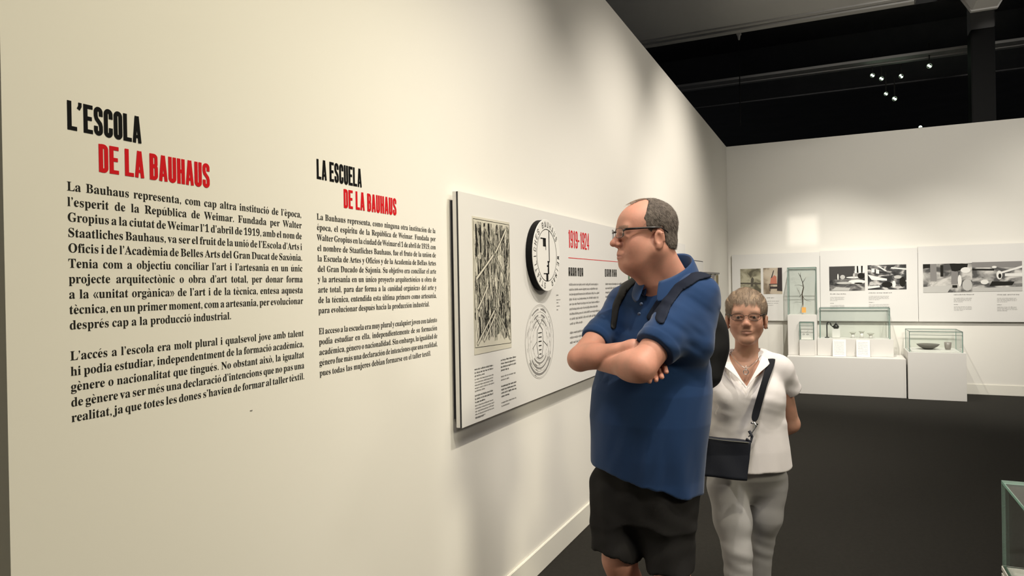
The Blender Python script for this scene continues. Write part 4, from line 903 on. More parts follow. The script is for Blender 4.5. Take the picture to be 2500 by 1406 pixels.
for i in range(110):
    y0 = rr.uniform(-.01, .045); x0 = rr.uniform(-.02, .02); r_ = 1.012; th = math.asin(max(-1, min(1, (y0+.012)/.098))); zt = .033+.086*math.sqrt(max(0, 1-((y0+.012)/.098)**2-(x0/.077)**2))
    p0 = PM(x0, y0, zt); p1 = PM(x0*1.02, y0+.01, zt+.004); p2 = PM(x0*1.03, y0+.022, zt+.0035-.004); mb.tube([p0, p1, p2], [.0005, .0005, .0002], 3, cap=False)
o = mb.build('thin_top_hair', mat('hair_thin', (.30, .22, .17), .6), man); o['label'] = 'sparse hair on the bald crown'; o['kind'] = 'stuff'
def strands(hair, name, parent, n, seed, flow, length, width, seg, lift, cols, proj=None, jt=.28):
    rs = np.random.RandomState(seed); root = parent
    me = hair.data; N_ = len(me.vertices); V = np.zeros(N_*3); me.vertices.foreach_get('co', V); V = V.reshape(-1, 3)+BASE[root.name]
    NN = np.zeros(N_*3); me.vertices.foreach_get('normal', NN); NN = NN.reshape(-1, 3); pick = rs.randint(0, N_, n); P = V[pick]; Nn = NN[pick]; Vs = []; rows = []; side0 = None
    C_ = np.zeros((n, (seg+1)*2, 3)); tone = rs.rand(n)[:, None]; cc = A_(cols[0])*(1-tone)+A_(cols[1])*tone; Lr = (length*(.6+.8*rs.rand(n)))[:, None]; jit = rs.randn(n, 3)
    p = P-Nn*.001
    for k in range(seg+1):
        d = flow(p)+jit*jt; d -= (d*Nn).sum(1)[:, None]*Nn; d /= np.linalg.norm(d, axis=1)[:, None]+1e-9; d2 = d+Nn*lift
        sd = np.cross(d, Nn); sd /= np.linalg.norm(sd, axis=1)[:, None]+1e-9; wd = width*(1-k/(seg+.15)); C_[:, 2*k] = p-sd*wd; C_[:, 2*k+1] = p+sd*wd
        p = p+d2*Lr/seg
        if proj is not None: p, Nn = proj(p, P)
    m_ = (seg+1)*2; V = C_.reshape(-1, 3)-BASE[root.name]; Q = np.array([[2*k, 2*k+1, 2*k+3, 2*k+2] for k in range(seg)]); Q = (Q[None]+np.arange(n)[:, None, None]*m_).reshape(-1, 4)
    me = bpy.data.meshes.new(name); me.vertices.add(len(V)); me.vertices.foreach_set('co', V.astype(np.float32).ravel()); me.loops.add(Q.size); me.loops.foreach_set('vertex_index', Q.ravel().astype(np.int32))
    me.polygons.add(len(Q)); me.polygons.foreach_set('loop_start', np.arange(0, Q.size, 4, dtype=np.int32)); me.update(calc_edges=True)
    a = me.color_attributes.new('Col', 'FLOAT_COLOR', 'POINT'); a.data.foreach_set('color', np.concatenate([np.repeat(cc, m_, 0), np.ones((len(V), 1))], 1).astype(np.float32).ravel())
    me.materials.append(hair.data.materials[0]); o = bpy.data.objects.new(name, me); C.objects.link(o); o.parent = parent; o['kind'] = 'stuff'; return o
strands(HM, 'short_hair', man, 9000, 3, lambda p: -Zh*.8-hfwd*.5+0*p, .010, .0005, 2, .35, ((.03, .024, .02), (.26, .22, .19)))
# polo shirt
lo2 = np.array([gm[0]-.42, gm[1]-.45, .80]); hi2 = np.array([gm[0]+.36, gm[1]+.36, 1.66])
vs = Vox(rng(lo2[0], hi2[0], .0045), rng(lo2[1], hi2[1], .0045), rng(.76, 1.66, .0045))
vs.op(loft(prof(DM, s_man, torso_rows), s_man, n_man), .02)
vs.op(cone(RSH+Zh*.0, LSH, .056, .066), .05)
vs.op(cone(pt(1648, 690, 2.58), LSH, .040, .07), .05); vs.op(cone(pt(1596, 700, 2.62), RSH, .042, .054), .04)
LS2 = LSH+(LEL-LSH)*.66; RS2 = RSH+(REL-RSH)*.60
vs.op(cone(LSH, LS2, .078, .078), .035); vs.op(cone(pt(1702, 740, 2.47), pt(1690, 838, 2.42), .068, .078), .05); vs.op(cone(RSH, RS2, .056, .060), .035)
# chest folds and sleeve creases
for a, b, r_ in [((1540, 745, 2.44), (1600, 800, 2.42), .010), ((1560, 790, 2.43), (1650, 770, 2.40), .008), ((1500, 760, 2.47), (1530, 820, 2.42), .009), ((1660, 960, 2.42), (1700, 1120, 2.46), .012), ((1620, 1000, 2.38), (1660, 1170, 2.40), .012), ((1560, 1010, 2.38), (1590, 1160, 2.39), .010), ((1500, 1000, 2.40), (1510, 1140, 2.41), .010), ((1690, 900, 2.42), (1715, 1000, 2.5), .012)]:
    pass
ld = (LEL-LSH)/np.linalg.norm(LEL-LSH); rd_ = (REL-RSH)/np.linalg.norm(REL-RSH)
def sleeve_cut(A, dvec, at, rad):   # remove everything beyond the sleeve hem inside the sleeve tube
    def fn(X, Y, Z):
        px, py, pz = X-A[0], Y-A[1], Z-A[2]; h = px*dvec[0]+py*dvec[1]+pz*dvec[2]; r = np.sqrt(np.maximum(px**2+py**2+pz**2-h*h, 0)); return np.maximum(at-h, r-rad)
    return fn, A+dvec*at-.2, A+dvec*at+.2
for A, dv, L_ in ((LSH, ld, np.linalg.norm(LS2-LSH)+.035), (RSH, rd_, np.linalg.norm(RS2-RSH)+.03)):
    fn, l_, h_ = sleeve_cut(A, dv, L_, .15); Btor = loft(prof(DM, s_man, torso_rows), s_man, n_man)
    q = vs.sl(l_, h_); g_ = vs.grid(q); d_ = fn(*g_); tor = Btor[0](*g_); cutd = np.maximum(-d_, -(tor-.004)); 
    vs.F[q] = np.maximum(vs.F[q], np.minimum(-d_, tor-.004)).astype(np.float32)
def uvz(X, Y, Z, P0):
    dx, dy, dz = X-P0[0], Y-P0[1], Z-P0[2]; return dx*Rh[0]+dy*Rh[1], dx*Fh[0]+dy*Fh[1], dz
hz = pt(1450, 1140, DM); hz2 = pt(1700, 1192, DM)
def hem(X, Y, Z):
    u, v, z = uvz(X, Y, Z, hz); W_ = (hz2-hz)@Rh; return (hz[2]+(hz2[2]-hz[2])*u/W_+.004*np.sin(u*40))-Z
vs.clip(hem)
def hemband(X, Y, Z, A, dv, S2):
    L_ = np.linalg.norm(S2-A)+.03; px, py, pz = X-A[0], Y-A[1], Z-A[2]; h = px*dv[0]+py*dv[1]+pz*dv[2]; r = np.sqrt(np.maximum(px**2+py**2+pz**2-h*h, 0))
    return np.clip((h-(L_-.024))/.003, 0, 1)*(r < .13)
def folds(X, Y, Z):
    u, v, z = uvz(X, Y, Z, gm)
    low = np.clip((1.18-Z)/.25, 0, 1); up_ = np.clip((Z-1.15)/.2, 0, 1)
    return low*(.0085*vnoise(u+.12*z, v*.6, z, (17, 8, 3.2), 2)+.0035*vnoise(u-.2*z, v, z, (38, 12, 7), 5))+up_*(.0060*vnoise(u*.75-z*.75, v, u*.6+z*.8, (20, 8, 5), 3)+.0030*vnoise(u*.6+z*.9, v, u-z*.6, (42, 14, 12), 8))-.0016*np.maximum(hemband(X, Y, Z, LSH, ld, LS2), hemband(X, Y, Z, RSH, rd_, RS2))
vs.disp(folds)
# neck opening
nk = pt(1614, 664, 2.55); vs.op(cone(PM(0, -.02, -.05), nk, .060*SM, .070), .006, '-'); vs.op(cone(pt(1590, 686, 2.47), pt(1572, 706, 2.40), .034, .012), .01, '-')
MSHIRT = mat('polo_blue', (.011, .038, .115), .9, .05, 600, var=.08, vscale=10, sheen=.15, spec=.2)
shirt = bake(vs, 'polo_shirt', MSHIRT, man); F_SHIRT = vs
# sleeve hems (bands)
mb = MB()
for A, dv, L_, r_ in ((LSH, ld, np.linalg.norm(LS2-LSH)+.028, .0915), (RSH, rd_, np.linalg.norm(RS2-RSH)+.024, .0755)):
    pass
# collar: tilted ring around the neck, open at the front, with two points
def collar(parent, mt, C0, axes, rx, ry, hgt, open_deg, tipdrop, tilt=.0, th=.004, name='collar'):
    """axes: s (left), n (front); ring drawn from one front edge round the back to the other"""
    s_, n_ = axes; V = []; n = 40
    for i in range(n+1):
        a = math.radians(open_deg)+(2*math.pi-2*math.radians(open_deg))*i/n      # angle from the front
        ca, sa = math.cos(a), math.sin(a); fr_ = max(0, 1-min(i, n-i)/9.)
        top = C0+s_*(sa*rx)+n_*(ca*ry)+Zh*(hgt*.5-tilt*ca-.006*fr_)
        foldp = C0+s_*(sa*rx*1.10)+n_*(ca*ry*1.10)+Zh*(hgt*.42-tilt*ca-.006*fr_)
        out = C0+s_*(sa*rx*(1.36+.12*fr_))+n_*(ca*ry*(1.32+.22*fr_))+Zh*(-hgt*.55-tilt*ca-tipdrop*fr_)
        low = C0+s_*(sa*rx*1.02)+n_*(ca*ry*1.02)+Zh*(-hgt*.7-tilt*ca)
        V += [low, top, foldp, out]
    Fc = [(i*4+j, i*4+j+1, (i+1)*4+j+1, (i+1)*4+j) for i in range(n) for j in range(3)]
    mb = MB(); mb.mesh(V, Fc); o = mb.build(name, mt, parent, smooth=True); sm = o.modifiers.new('solid', 'SOLIDIFY'); sm.thickness = th; sb = o.modifiers.new('sub', 'SUBSURF'); sb.levels = 1; sb.render_levels = 1; return o
collar(man, MSHIRT, pt(1626, 666, 2.55), (s_man, n_man), .088, .098, .058, 16, .034, tilt=.050)
mb = MB()
for k in range(2):
    p = pt(1566-k*5, 742+k*24, 2.385); mb.lathe(p, [(0, .004), (.005, .004), (.006, 0), (0, -.002)], 12, n_man)
mb.build('shirt_button', mat('button_navy', (.03, .05, .1), .4), man, smooth=True)
# shorts
vq = Vox(rng(gm[0]-.32, gm[0]+.32, .006), rng(gm[1]-.32, gm[1]+.32, .006), rng(.40, 1.0, .006))
short_rows = [(1120, 1470, 1680, .0, .70, AN), (1200, 1458, 1684, .0, .70, AN), (1260, 1462, 1680, 0, .70, AN)]
vq.op(loft(prof(DM, s_man, short_rows), s_man, n_man), .03, off=-.004)
RH2, RK2 = pt(1510, 1190, 2.625), pt(1506, 1338, 2.575); LH2, LK2 = pt(1632, 1190, 2.53), pt(1636, 1396, 2.49)
vq.op(cone(RH2, RK2, .098, .092), .06); vq.op(cone(LH2, LK2, .102, .084), .06)
rk = RK2[2]+.0; lk = LK2[2]+.010
def hemS(X, Y, Z):
    u, v, z = uvz(X, Y, Z, gm); side = (X-gm[0])*s_man[0]+(Y-gm[1])*s_man[1]; return rk+(lk-rk)*np.clip(side/.03+.5, 0, 1)-Z
vq.clip(hemS); vq.disp(lambda X, Y, Z: .003*np.sin(((X-gm[0])*s_man[0]+(Y-gm[1])*s_man[1])*60+Z*12)+.002*noise3(X, Y, Z, 45, 3))
MSHORT = mat('shorts_black', (.016, .015, .015), .9, .05, 500, spec=.2, var=.2, vscale=12)
bake(vq, 'shorts', MSHORT, man)
# shoes
for an in (RAN, LAN):
    v_ = Vox(rng(an[0]-.2, an[0]+.2, .006), rng(an[1]-.25, an[1]+.2, .006), rng(-.002, .16, .006))
    a, b = an-n_man*.04, an+n_man*.17; v_.op(ellip((a*.6+b*.4)*[1, 1, 0]+Zh*.045, (.05, .145, .05), np.array([s_man, n_man, Zh])), .02); v_.op(cone([an[0], an[1], .06], [an[0], an[1], .10], .055, .05), .03); v_.clip(lambda X, Y, Z: .001-Z)
    bake(v_, 'shoe', mat('shoe_leather', (.03, .025, .02), .6), man)
# glasses
def glasses(parent, P, s, frame_mt, hw=.026, hh=.016, y=.104, zc=.0, arm_y=-.03, full=False, temple=.0018):
    def place(x, yy, z): return P(x, yy, z)
    rim = MB()
    for sx in (-1, 1):
        c = sx*.034; pts = []
        for i in range(25):
            a = 2*math.pi*i/24; k = 1/(abs(math.cos(a))**3.2+abs(math.sin(a))**3.2)**(1/3.2)
            pts.append(place(c+sx*.001+hw*k*math.cos(a), y-.012*((abs(c+hw*k*math.cos(a))/.06)**2), zc+hh*k*math.sin(a)))
        rim.tube(pts, .0010*s if not full else .0014*s, 6, cap=False)
        ln = MB(); ln.poly([p for p in pts[:-1]]); ln.build('lens', M['lens'], root_g[0])
    rim.tube([place(-.010, y, zc+.004), place(0, y+.004, zc+.007), place(.010, y, zc+.004)], .0013*s, 6)
    rim.build('rim', frame_mt, root_g[0], smooth=True)
    for sx in (-1, 1):
        tb = MB(); tb.tube([place(sx*.058, y-.012, zc+.006), place(sx*.069, y-.018, zc+.010), place(sx*.080, .02, zc+.010), place(sx*.083, arm_y+.012, zc+.008), place(sx*.081, arm_y-.012, zc-.01)], [temple*1.3, temple*1.7, temple*1.5, temple*1.2, temple], 6); tb.build('temple_arm', frame_mt, root_g[0], smooth=True)
root_g = [None]
def glasses_on(person, P, s, mt, **k):
    mb = MB(); c = P(0, .108, .006); mb.tube([P(-.006, .102, -.004), P(-.008, .098, -.010)], .0015, 6); mb.tube([P(.006, .102, -.004), P(.008, .098, -.010)], .0015, 6)
    g_ = mb.build('eyeglasses', mt, person); root_g[0] = g_; glasses(g_, P, s, mt, **k); return g_
glasses_on(man, PM, SM, mat('frame_black', (.012, .010, .010), .3), y=.112, zc=.006, arm_y=-.036, temple=.0024)['label'] = 'thin dark-framed glasses'

# backpack on the man's back
PKC = pt(1684, 836, 2.65)
pk = thing('backpack', (PKC[0], PKC[1], PKC[2]-.24), 'black backpack worn on the back of the man in the blue polo', 'backpack')
vp = Vox(rng(PKC[0]-.25, PKC[0]+.25, .006), rng(PKC[1]-.25, PKC[1]+.25, .006), rng(PKC[2]-.3, PKC[2]+.3, .006))
vp.op(ellip(PKC-n_man*.02, (.145, .085, .20), np.array([s_man, n_man, Zh])), .02); vp.op(box_(PKC+n_man*.02-Zh*.02, (.12, .06, .15), np.array([s_man, n_man, Zh]), .05), .03)
vp.disp(lambda X, Y, Z: .002*noise3(X, Y, Z, 40, 5))
MPK = mat('nylon_black', (.007, .007, .008), .65, .08, 500, spec=.3)
bake(vp, 'main_compartment', MPK, pk)
vp = Vox(rng(PKC[0]-.25, PKC[0]+.25, .006), rng(PKC[1]-.25, PKC[1]+.25, .006), rng(PKC[2]-.3, PKC[2]+.3, .006))
vp.op(box_(PKC-n_man*.085-Zh*.07, (.09, .03, .08), np.array([s_man, n_man, Zh]), .03), .02); bake(vp, 'front_pocket', MPK, pk)
# straps hug the shirt: take the shirt field, inflate it, keep it inside a ribbon drawn from the shoulder down
def ribbon(field, polyl, half, lift, name, mt, parent, sel, step=.0045, base_in=-.012):
    """shell around a garment field within distance `half` of a 2-D polyline in (u,z)"""
    poly = A_(polyl); lo_u, hi_u = poly[:, 0].min()-half, poly[:, 0].max()+half
    v = Vox(field.x, field.y, field.z); X, Y, Z = v.grid((slice(None),)*3)
    u, dd, z = uvz(X, Y, Z, gm*[1, 1, 0]); best = None
    u = u+0*Z; zz_ = Z+0*u
    for i in range(len(poly)-1):
        a, b = poly[i], poly[i+1]; e = b-a; h = np.clip(((u-a[0])*e[0]+(zz_-a[1])*e[1])/(e@e), 0, 1); d_ = np.sqrt((u-a[0]-e[0]*h)**2+(zz_-a[1]-e[1]*h)**2); best = d_ if best is None else np.minimum(best, d_)
    shell = np.maximum(field.F-lift, -(field.F-base_in)); rr_ = .005; a_ = np.maximum(shell+rr_, 0); b_ = np.maximum(best-half+rr_, 0); v.F = np.maximum(np.sqrt(a_*a_+b_*b_)+np.minimum(np.maximum(shell, best-half)+rr_, 0)-rr_, sel(u, dd+0*Z, zz_)).astype(np.float32)
    return bake(v, name, mt, parent)
def uz(px, py, D): p = pt(px, py, D); return ((p-gm)@Rh, p[2])
ribbon(F_SHIRT, [uz(1712, 668, 2.56), uz(1684, 676, 2.50), uz(1650, 702, 2.45), uz(1622, 738, 2.42), uz(1604, 778, 2.38)], .014, .008, 'shoulder_strap', mat('strap_navy', (.008, .012, .026), .8, .05, 500, spec=.2), pk, lambda u, d, z: d-.03)
ribbon(F_SHIRT, [uz(1556, 676, 2.6), uz(1530, 706, 2.56), uz(1514, 750, 2.5), uz(1508, 800, 2.45)], .012, .006, 'shoulder_strap', MPK, pk, lambda u, d, z: d-.12)

# ================================================================== WOMAN
DW = 3.02
gw = pt(1826, 1100, DW); aw = math.radians(4); n_w = -Fh*math.cos(aw)-Rh*math.sin(aw); s_w = Rh*math.cos(aw)-Fh*math.sin(aw)
wom = thing('person', (gw[0], gw[1], 0), 'woman with short blond hair, white top and grey trousers, hands behind her back', 'person')
Hw = pt(1822, 773, 3.0); BW0 = np.array([s_w, n_w, Zh]); ah = math.radians(19); BW = np.array([Rh*math.cos(ah)-Fh*math.sin(ah), -Fh*math.cos(ah)-Rh*math.sin(ah), Zh]); SW = .96
wr = [(862, 1790, 1856, .02, .8, aw), (885, 1762, 1886, .02, .62, aw), (920, 1745, 1902, .01, .66, aw), (960, 1738, 1912, 0, .72, aw), (1000, 1732, 1914, 0, .74, aw), (1045, 1728, 1918, 0, .74, aw), (1090, 1722, 1925, 0, .74, aw), (1150, 1718, 1931, 0, .74, aw), (1180, 1722, 1928, 0, .74, aw)]
WLS, WRS = pt(1898, 900, 3.02), pt(1746, 902, 3.02); WLE, WRE = pt(1931, 1035, 3.10), pt(1716, 1040, 3.10)
q = pt(1860, 1090, 3.20); WLW = q; WRW = pt(1790, 1090, 3.20)
zz = np.concatenate([np.arange(-.01, .85, .009), np.arange(.85, 1.2, .006), np.arange(1.2, 1.56, .0028)])
vb = Vox(rng(gw[0]-.30, gw[0]+.32, .0034), rng(gw[1]-.26, gw[1]+.32, .0034), zz)
vb.op(loft(prof(DW, s_w, wr[:-3]+[(1090, 1740, 1906, 0, .66, aw), (1130, 1765, 1885, 0, .6, aw)]), s_w, n_w), .02, off=-.016); vb.op(cone(WRS, WLS, .036, .036), .04)
PW = head_prims(vb, Hw, BW, SW, nose=.95, jaw=.9, neckto=pt(1823, 890, 3.03), neckr=(.048, .054), ear_y=.004, ez=-.012, ex=.002, mz=.004)
vb.op(cone(pt(1823, 872, 3.04), WLS, .036, .034), .03); vb.op(cone(pt(1823, 872, 3.04), WRS, .036, .034), .03)
vb.op(ellip(pt(1823, 925, 3.0), (.10, .065, .08), BW0), .05)
for a, b, c in ((WLS, WLE, WLW), (WRS, WRE, WRW)):
    vb.op(cone(a, b, .045, .036), .03); vb.op(cone(b, c, .036, .024), .02)
hand(vb, WLW, -s_w*.8-Zh*.5, n_w*-1, Zh, L=.165, curl=.4, r=.0085); hand(vb, WRW+Fh*.04, s_w*.8-Zh*.5, n_w, Zh, L=.165, curl=.4, r=.0085)
WLH, WRH = pt(1876, 1160, 3.02), pt(1775, 1160, 3.02); WLK, WRK = pt(1858, 1330, 3.06), pt(1800, 1345, 2.92)
a_ = pt(1850, 1720, 3.12); WLA = np.array([a_[0], a_[1], .08]); a_ = pt(1812, 1720, 2.90); WRA = np.array([a_[0], a_[1], .08])
for h_, k_, an in ((WLH, WLK, WLA), (WRH, WRK, WRA)):
    vb.op(cone(h_, k_, .056, .038), .02); vb.op(cone(k_, an, .038, .03), .03); vb.op(cone(an-n_w*.03-Zh*.045, an+n_w*.12-Zh*.05, .03, .026), .03)
WSK = mat('skin_woman', (1, 1, 1), .55, .03, 200, attr='Col', spec=.4); WSK.node_tree.nodes['Principled BSDF'].inputs['Subsurface Weight'].default_value = .05; WSK.node_tree.nodes['Principled BSDF'].inputs['Subsurface Scale'].default_value = .01
bake(vb, 'body', WSK, wom, skin_cols((.50, .27, .185), Hw, BW, SW, (.42, .19, .15), (.36, .22, .16)))
del vb
# hair
vh = Vox(rng(Hw[0]-.15, Hw[0]+.15, .0028), rng(Hw[1]-.16, Hw[1]+.16, .0028), rng(Hw[2]-.1, Hw[2]+.17, .0028))
for e in ((0, -.012, .038, .091, .108, .093), (0, -.035, -.005, .086, .078, .065)): vh.op(ellip(PW(*e[:3]), tuple(SW*v for v in e[3:]), BW), .02)
def hsw(X, Y, Z): x, y, z = X-Hw[0], Y-Hw[1], Z-Hw[2]; return [(x*BW[i, 0]+y*BW[i, 1]+z*BW[i, 2])/SW for i in range(3)]
def face_open(X, Y, Z):
    x, y, z = hsw(X, Y, Z); f = inpoly(x+0*y+0*z, z+0*x, [(-.070, -.14), (-.072, .0), (-.068, .028), (-.048, .070), (-.02, .068), (.004, .056), (.02, .070), (.038, .070), (.058, .055), (.070, .022), (.072, -.14)])
    return np.maximum(-f, -(y+0*x)-.0) if False else np.where((y+0*x+0*z) > .005, -f, -.5)
vh.clip(face_open)
vh.clip(lambda X, Y, Z: (lambda q: inpoly(q[1]+0*q[0], q[2]+0*q[0], [(.14, .2), (.14, -.005), (.03, .0), (.026, -.004), (.016, -.004), (.012, .012), (-.012, .014), (-.024, -.03), (-.06, -.06), (-.13, -.055), (-.16, .2)]))(hsw(X, Y, Z)))
def wh(X, Y, Z):
    x, y, z = hsw(X, Y, Z); a = np.arctan2(x+0*y, z-.02+0*x); return .0034*vnoise(a*1.0, y*1.0, z*1.0+0*a, (5, 22, 12), 3)+.0022*vnoise(a*1.0, y*1.0, z+0*a, (16, 40, 20), 5)+.0008*vnoise(X, Y, Z, 250, 2)
vh.disp(wh)
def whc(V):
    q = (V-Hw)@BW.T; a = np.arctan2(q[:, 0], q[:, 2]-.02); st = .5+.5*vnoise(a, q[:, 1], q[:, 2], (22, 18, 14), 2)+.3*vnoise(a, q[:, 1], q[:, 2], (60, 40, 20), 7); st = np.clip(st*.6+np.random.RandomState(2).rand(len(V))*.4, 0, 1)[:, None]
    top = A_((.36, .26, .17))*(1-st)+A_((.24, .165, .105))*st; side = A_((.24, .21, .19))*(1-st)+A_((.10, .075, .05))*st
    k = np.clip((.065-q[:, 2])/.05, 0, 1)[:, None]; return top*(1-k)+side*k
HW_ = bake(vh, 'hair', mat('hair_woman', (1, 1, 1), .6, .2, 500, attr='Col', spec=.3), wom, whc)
def fl(p):
    q = (p-Hw)@BW.T; d = q-A_((.0, -.03, .12)); d[:, 2] -= .03; d[:, 1] += .03*(q[:, 1] > 0); return d@BW
def pj(p, P0):
    c = SW*A_((0, -.012, .036)); r = SW*A_((.091, .108, .093)); q = (p-Hw)@BW.T-c; q0 = (P0-Hw)@BW.T-c; k = np.linalg.norm(q/r, axis=1); k0 = np.linalg.norm(q0/r, axis=1)+.012
    q = q*(k0/k)[:, None]; n_ = q/(r*r); n_ /= np.linalg.norm(n_, axis=1)[:, None]; return (q+c)@BW+Hw, n_@BW
strands(HW_, 'hair_strands', wom, 14000, 5, fl, .030, .0006, 4, .02, ((.13, .09, .065), (.44, .33, .235)), pj, jt=.018)
# blouse
vs = Vox(rng(gw[0]-.30, gw[0]+.32, .0042), rng(gw[1]-.22, gw[1]+.24, .0042), rng(.70, 1.42, .0042))
TW = prof(DW, s_w, wr); vs.op(loft(TW, s_w, n_w), .02)
vs.op(cone(WRS, WLS, .052, .052), .05); vs.op(cone(pt(1850, 874, 3.04), WLS, .038, .052), .04); vs.op(cone(pt(1796, 874, 3.04), WRS, .038, .052), .04)
for sx, cx_ in ((1, 1866), (-1, 1784)): vs.op(ellip(pt(cx_, 968, 2.95), (.062, .05, .066), BW0), .07)
WL2 = pt(1930, 950, 3.05); WR2 = pt(1722, 948, 3.05)
vs.op(cone(WLS, WL2, .056, .048), .02); vs.op(cone(WRS, WR2, .056, .048), .02)
for A, Bp in ((WLS, WL2), (WRS, WR2)):
    dv = (Bp-A)/np.linalg.norm(Bp-A); L_ = np.linalg.norm(Bp-A)+.012; fn, l_, h_ = sleeve_cut(A, dv, L_, .12); q = vs.sl(l_, h_); g_ = vs.grid(q)
    vs.F[q] = np.maximum(vs.F[q], np.minimum(-fn(*g_), loft(TW, s_w, n_w)[0](*g_)-.004)).astype(np.float32)
def uzw(px, py, D=2.93): p = pt(px, py, D); return ((p-gw)@Rh, p[2])
def uvw(X, Y, Z): return (X-gw[0])*Rh[0]+(Y-gw[1])*Rh[1]+0*Z, (X-gw[0])*Fh[0]+(Y-gw[1])*Fh[1]+0*Z, Z+0*X+0*Y
def vneck(X, Y, Z):
    u, d, z = uvw(X, Y, Z); f = inpoly(u, z, [uzw(1782, 850), uzw(1782, 872), uzw(1822, 946), uzw(1858, 876), uzw(1858, 845), uzw(1822, 800)]); return np.where(d < .03, -f, -.5)
vs.clip(vneck); vs.op(cone(PW(0, -.02, -.05), pt(1823, 872, 3.045), .05, .056), .006, '-')
hw_ = pt(1826, 1137, DW)[2]; vs.clip(lambda X, Y, Z: (hw_+.004*np.sin(((X-gw[0])*Rh[0]+(Y-gw[1])*Rh[1])*38))-Z)
def wf(X, Y, Z):
    u, d, z = uvw(X, Y, Z); low = np.clip((1.12-z)/.2, 0, 1)
    return low*.0065*vnoise(u+.1*z, d, z, (20, 8, 4), 8)+(1-low)*.0045*vnoise(u*.8-z*.6, d, u*.5+z*.8, (26, 10, 8), 4)+.0040*vnoise(u*.3+z, d, u-z*.3, (34, 10, 9), 6)*np.exp(-((z-1.02)/.1)**2)
vs.disp(wf)
MW = mat('blouse_white', (.74, .70, .69), .85, .05, 500, var=.05, vscale=15)
bake(vs, 'blouse', MW, wom)
def flap(pts, name='collar'):
    mb = MB(); n = len(pts)//2; V = [pt(*p) for p in pts]
    mb.mesh(V, [(2*i, 2*i+1, 2*i+3, 2*i+2) for i in range(n-1)]); o = mb.build(name, MW, wom, smooth=True); sm = o.modifiers.new('solid', 'SOLIDIFY'); sm.thickness = .004; sm.offset = 0; sb = o.modifiers.new('sub', 'SUBSURF'); sb.levels = 2; sb.render_levels = 2
# inner edge, outer edge pairs from the back of the neck to the point of the V
flap([(1815, 846, 3.115), (1815, 862, 3.125), (1838, 846, 3.10), (1845, 862, 3.11), (1853, 850, 3.06), (1868, 863, 3.065), (1859, 862, 3.0), (1884, 868, 3.01), (1856, 880, 2.945), (1884, 889, 2.945), (1842, 908, 2.900), (1860, 904, 2.898), (1826, 938, 2.878), (1834, 932, 2.876), (1822, 948, 2.874), (1823, 950, 2.873)])
flap([(1815, 846, 3.115), (1815, 862, 3.125), (1798, 848, 3.10), (1790, 864, 3.11), (1786, 854, 3.06), (1770, 868, 3.065), (1780, 866, 3.0), (1758, 874, 3.01), (1784, 882, 2.945), (1760, 892, 2.945), (1800, 908, 2.900), (1784, 906, 2.898), (1817, 938, 2.878), (1810, 932, 2.876), (1822, 948, 2.874), (1821, 950, 2.873)])
# trousers
vt = Vox(rng(gw[0]-.26, gw[0]+.26, .0048), rng(gw[1]-.24, gw[1]+.26, .0048), rng(.06, .95, .006))
tr = [(1120, 1738, 1914, 0, .66, aw), (1160, 1736, 1916, 0, .66, aw), (1200, 1760, 1892, 0, .56, aw), (1225, 1790, 1860, 0, .4, aw)]
vt.op(loft(prof(DW, s_w, tr), s_w, n_w), .03)
def leg(px0, pts, rs):
    P_ = [pt(*p) for p in pts]
    for i in range(len(P_)-1): vt.op(cone(P_[i], P_[i+1], rs[i], rs[i+1]), .03)
    return P_[-1]
leg(0, [(1874, 1185, 3.03), (1868, 1260, 3.03), (1858, 1330, 3.06)], [.085, .067, .050]); vt.op(cone(pt(1858, 1330, 3.06), WLA+Zh*.02, .052, .052), .02)
leg(0, [(1775, 1185, 3.0), (1789, 1270, 2.96), (1800, 1345, 2.92)], [.086, .074, .058]); vt.op(cone(pt(1800, 1345, 2.92), WRA+Zh*.02, .058, .056), .02)
vt.clip(lambda X, Y, Z: .075-Z)

kz = WLK[2]
vt.disp(lambda X, Y, Z: +.0013*np.sin(Z*110+((X-gw[0])*Rh[0]+(Y-gw[1])*Rh[1])*40)*np.exp(-((Z-kz)/.07)**2)+.0022*vnoise(X, Y, Z, (14, 14, 22), 4))
bake(vt, 'trousers', mat('trousers_grey', (.36, .35, .345), .85, .05, 500, var=.06, vscale=20), wom)
for an in (WRA, WLA):
    v_ = Vox(rng(an[0]-.2, an[0]+.2, .006), rng(an[1]-.25, an[1]+.2, .006), rng(-.002, .14, .006))
    v_.op(ellip(A_([an[0], an[1], .04])+n_w*.055, (.042, .125, .042), BW0), .02); v_.op(cone([an[0], an[1], .05], [an[0], an[1], .08], .045, .04), .03); v_.clip(lambda X, Y, Z: .001-Z)
    bake(v_, 'shoe', mat('shoe_pale', (.5, .48, .45), .6), wom)
glasses_on(wom, PW, SW, mat('frame_dark_metal', (.03, .025, .022), .3, metal=.4), y=.108, zc=.003, arm_y=-.012, temple=.0014, hh=.014)['label'] = 'slim dark metal glasses'
# necklace and earrings
mb = MB(); pts = [pt(1783, 862, 3.0), pt(1795, 880, 2.955), pt(1810, 893, 2.925), pt(1821, 900, 2.912), pt(1833, 893, 2.925), pt(1848, 880, 2.955), pt(1861, 862, 3.0)]; mb.tube(pts, .0012, 5); nl = mb.build('necklace', M['metal'], wom, smooth=True); nl['label'] = 'thin silver necklace'
pc = pt(1821, 908, 2.908); mb = MB(); mb.lathe(pc, [(.009, -.0015), (.012, 0), (.009, .0015), (.009, -.0015)], 20, n_w); mb.tube([pt(1821, 893, 2.91), pc], .0012, 5); mb.build('pendant', M['metal'], nl, smooth=True)
for sx in (-1, 1):
    mb = MB(); p = PW(sx*.084, -.008, -.048); mb.tube([p+Zh*.010, p-Zh*.006], [.004, .007], 8); mb.build('earring', M['pewter'], wom, smooth=True)
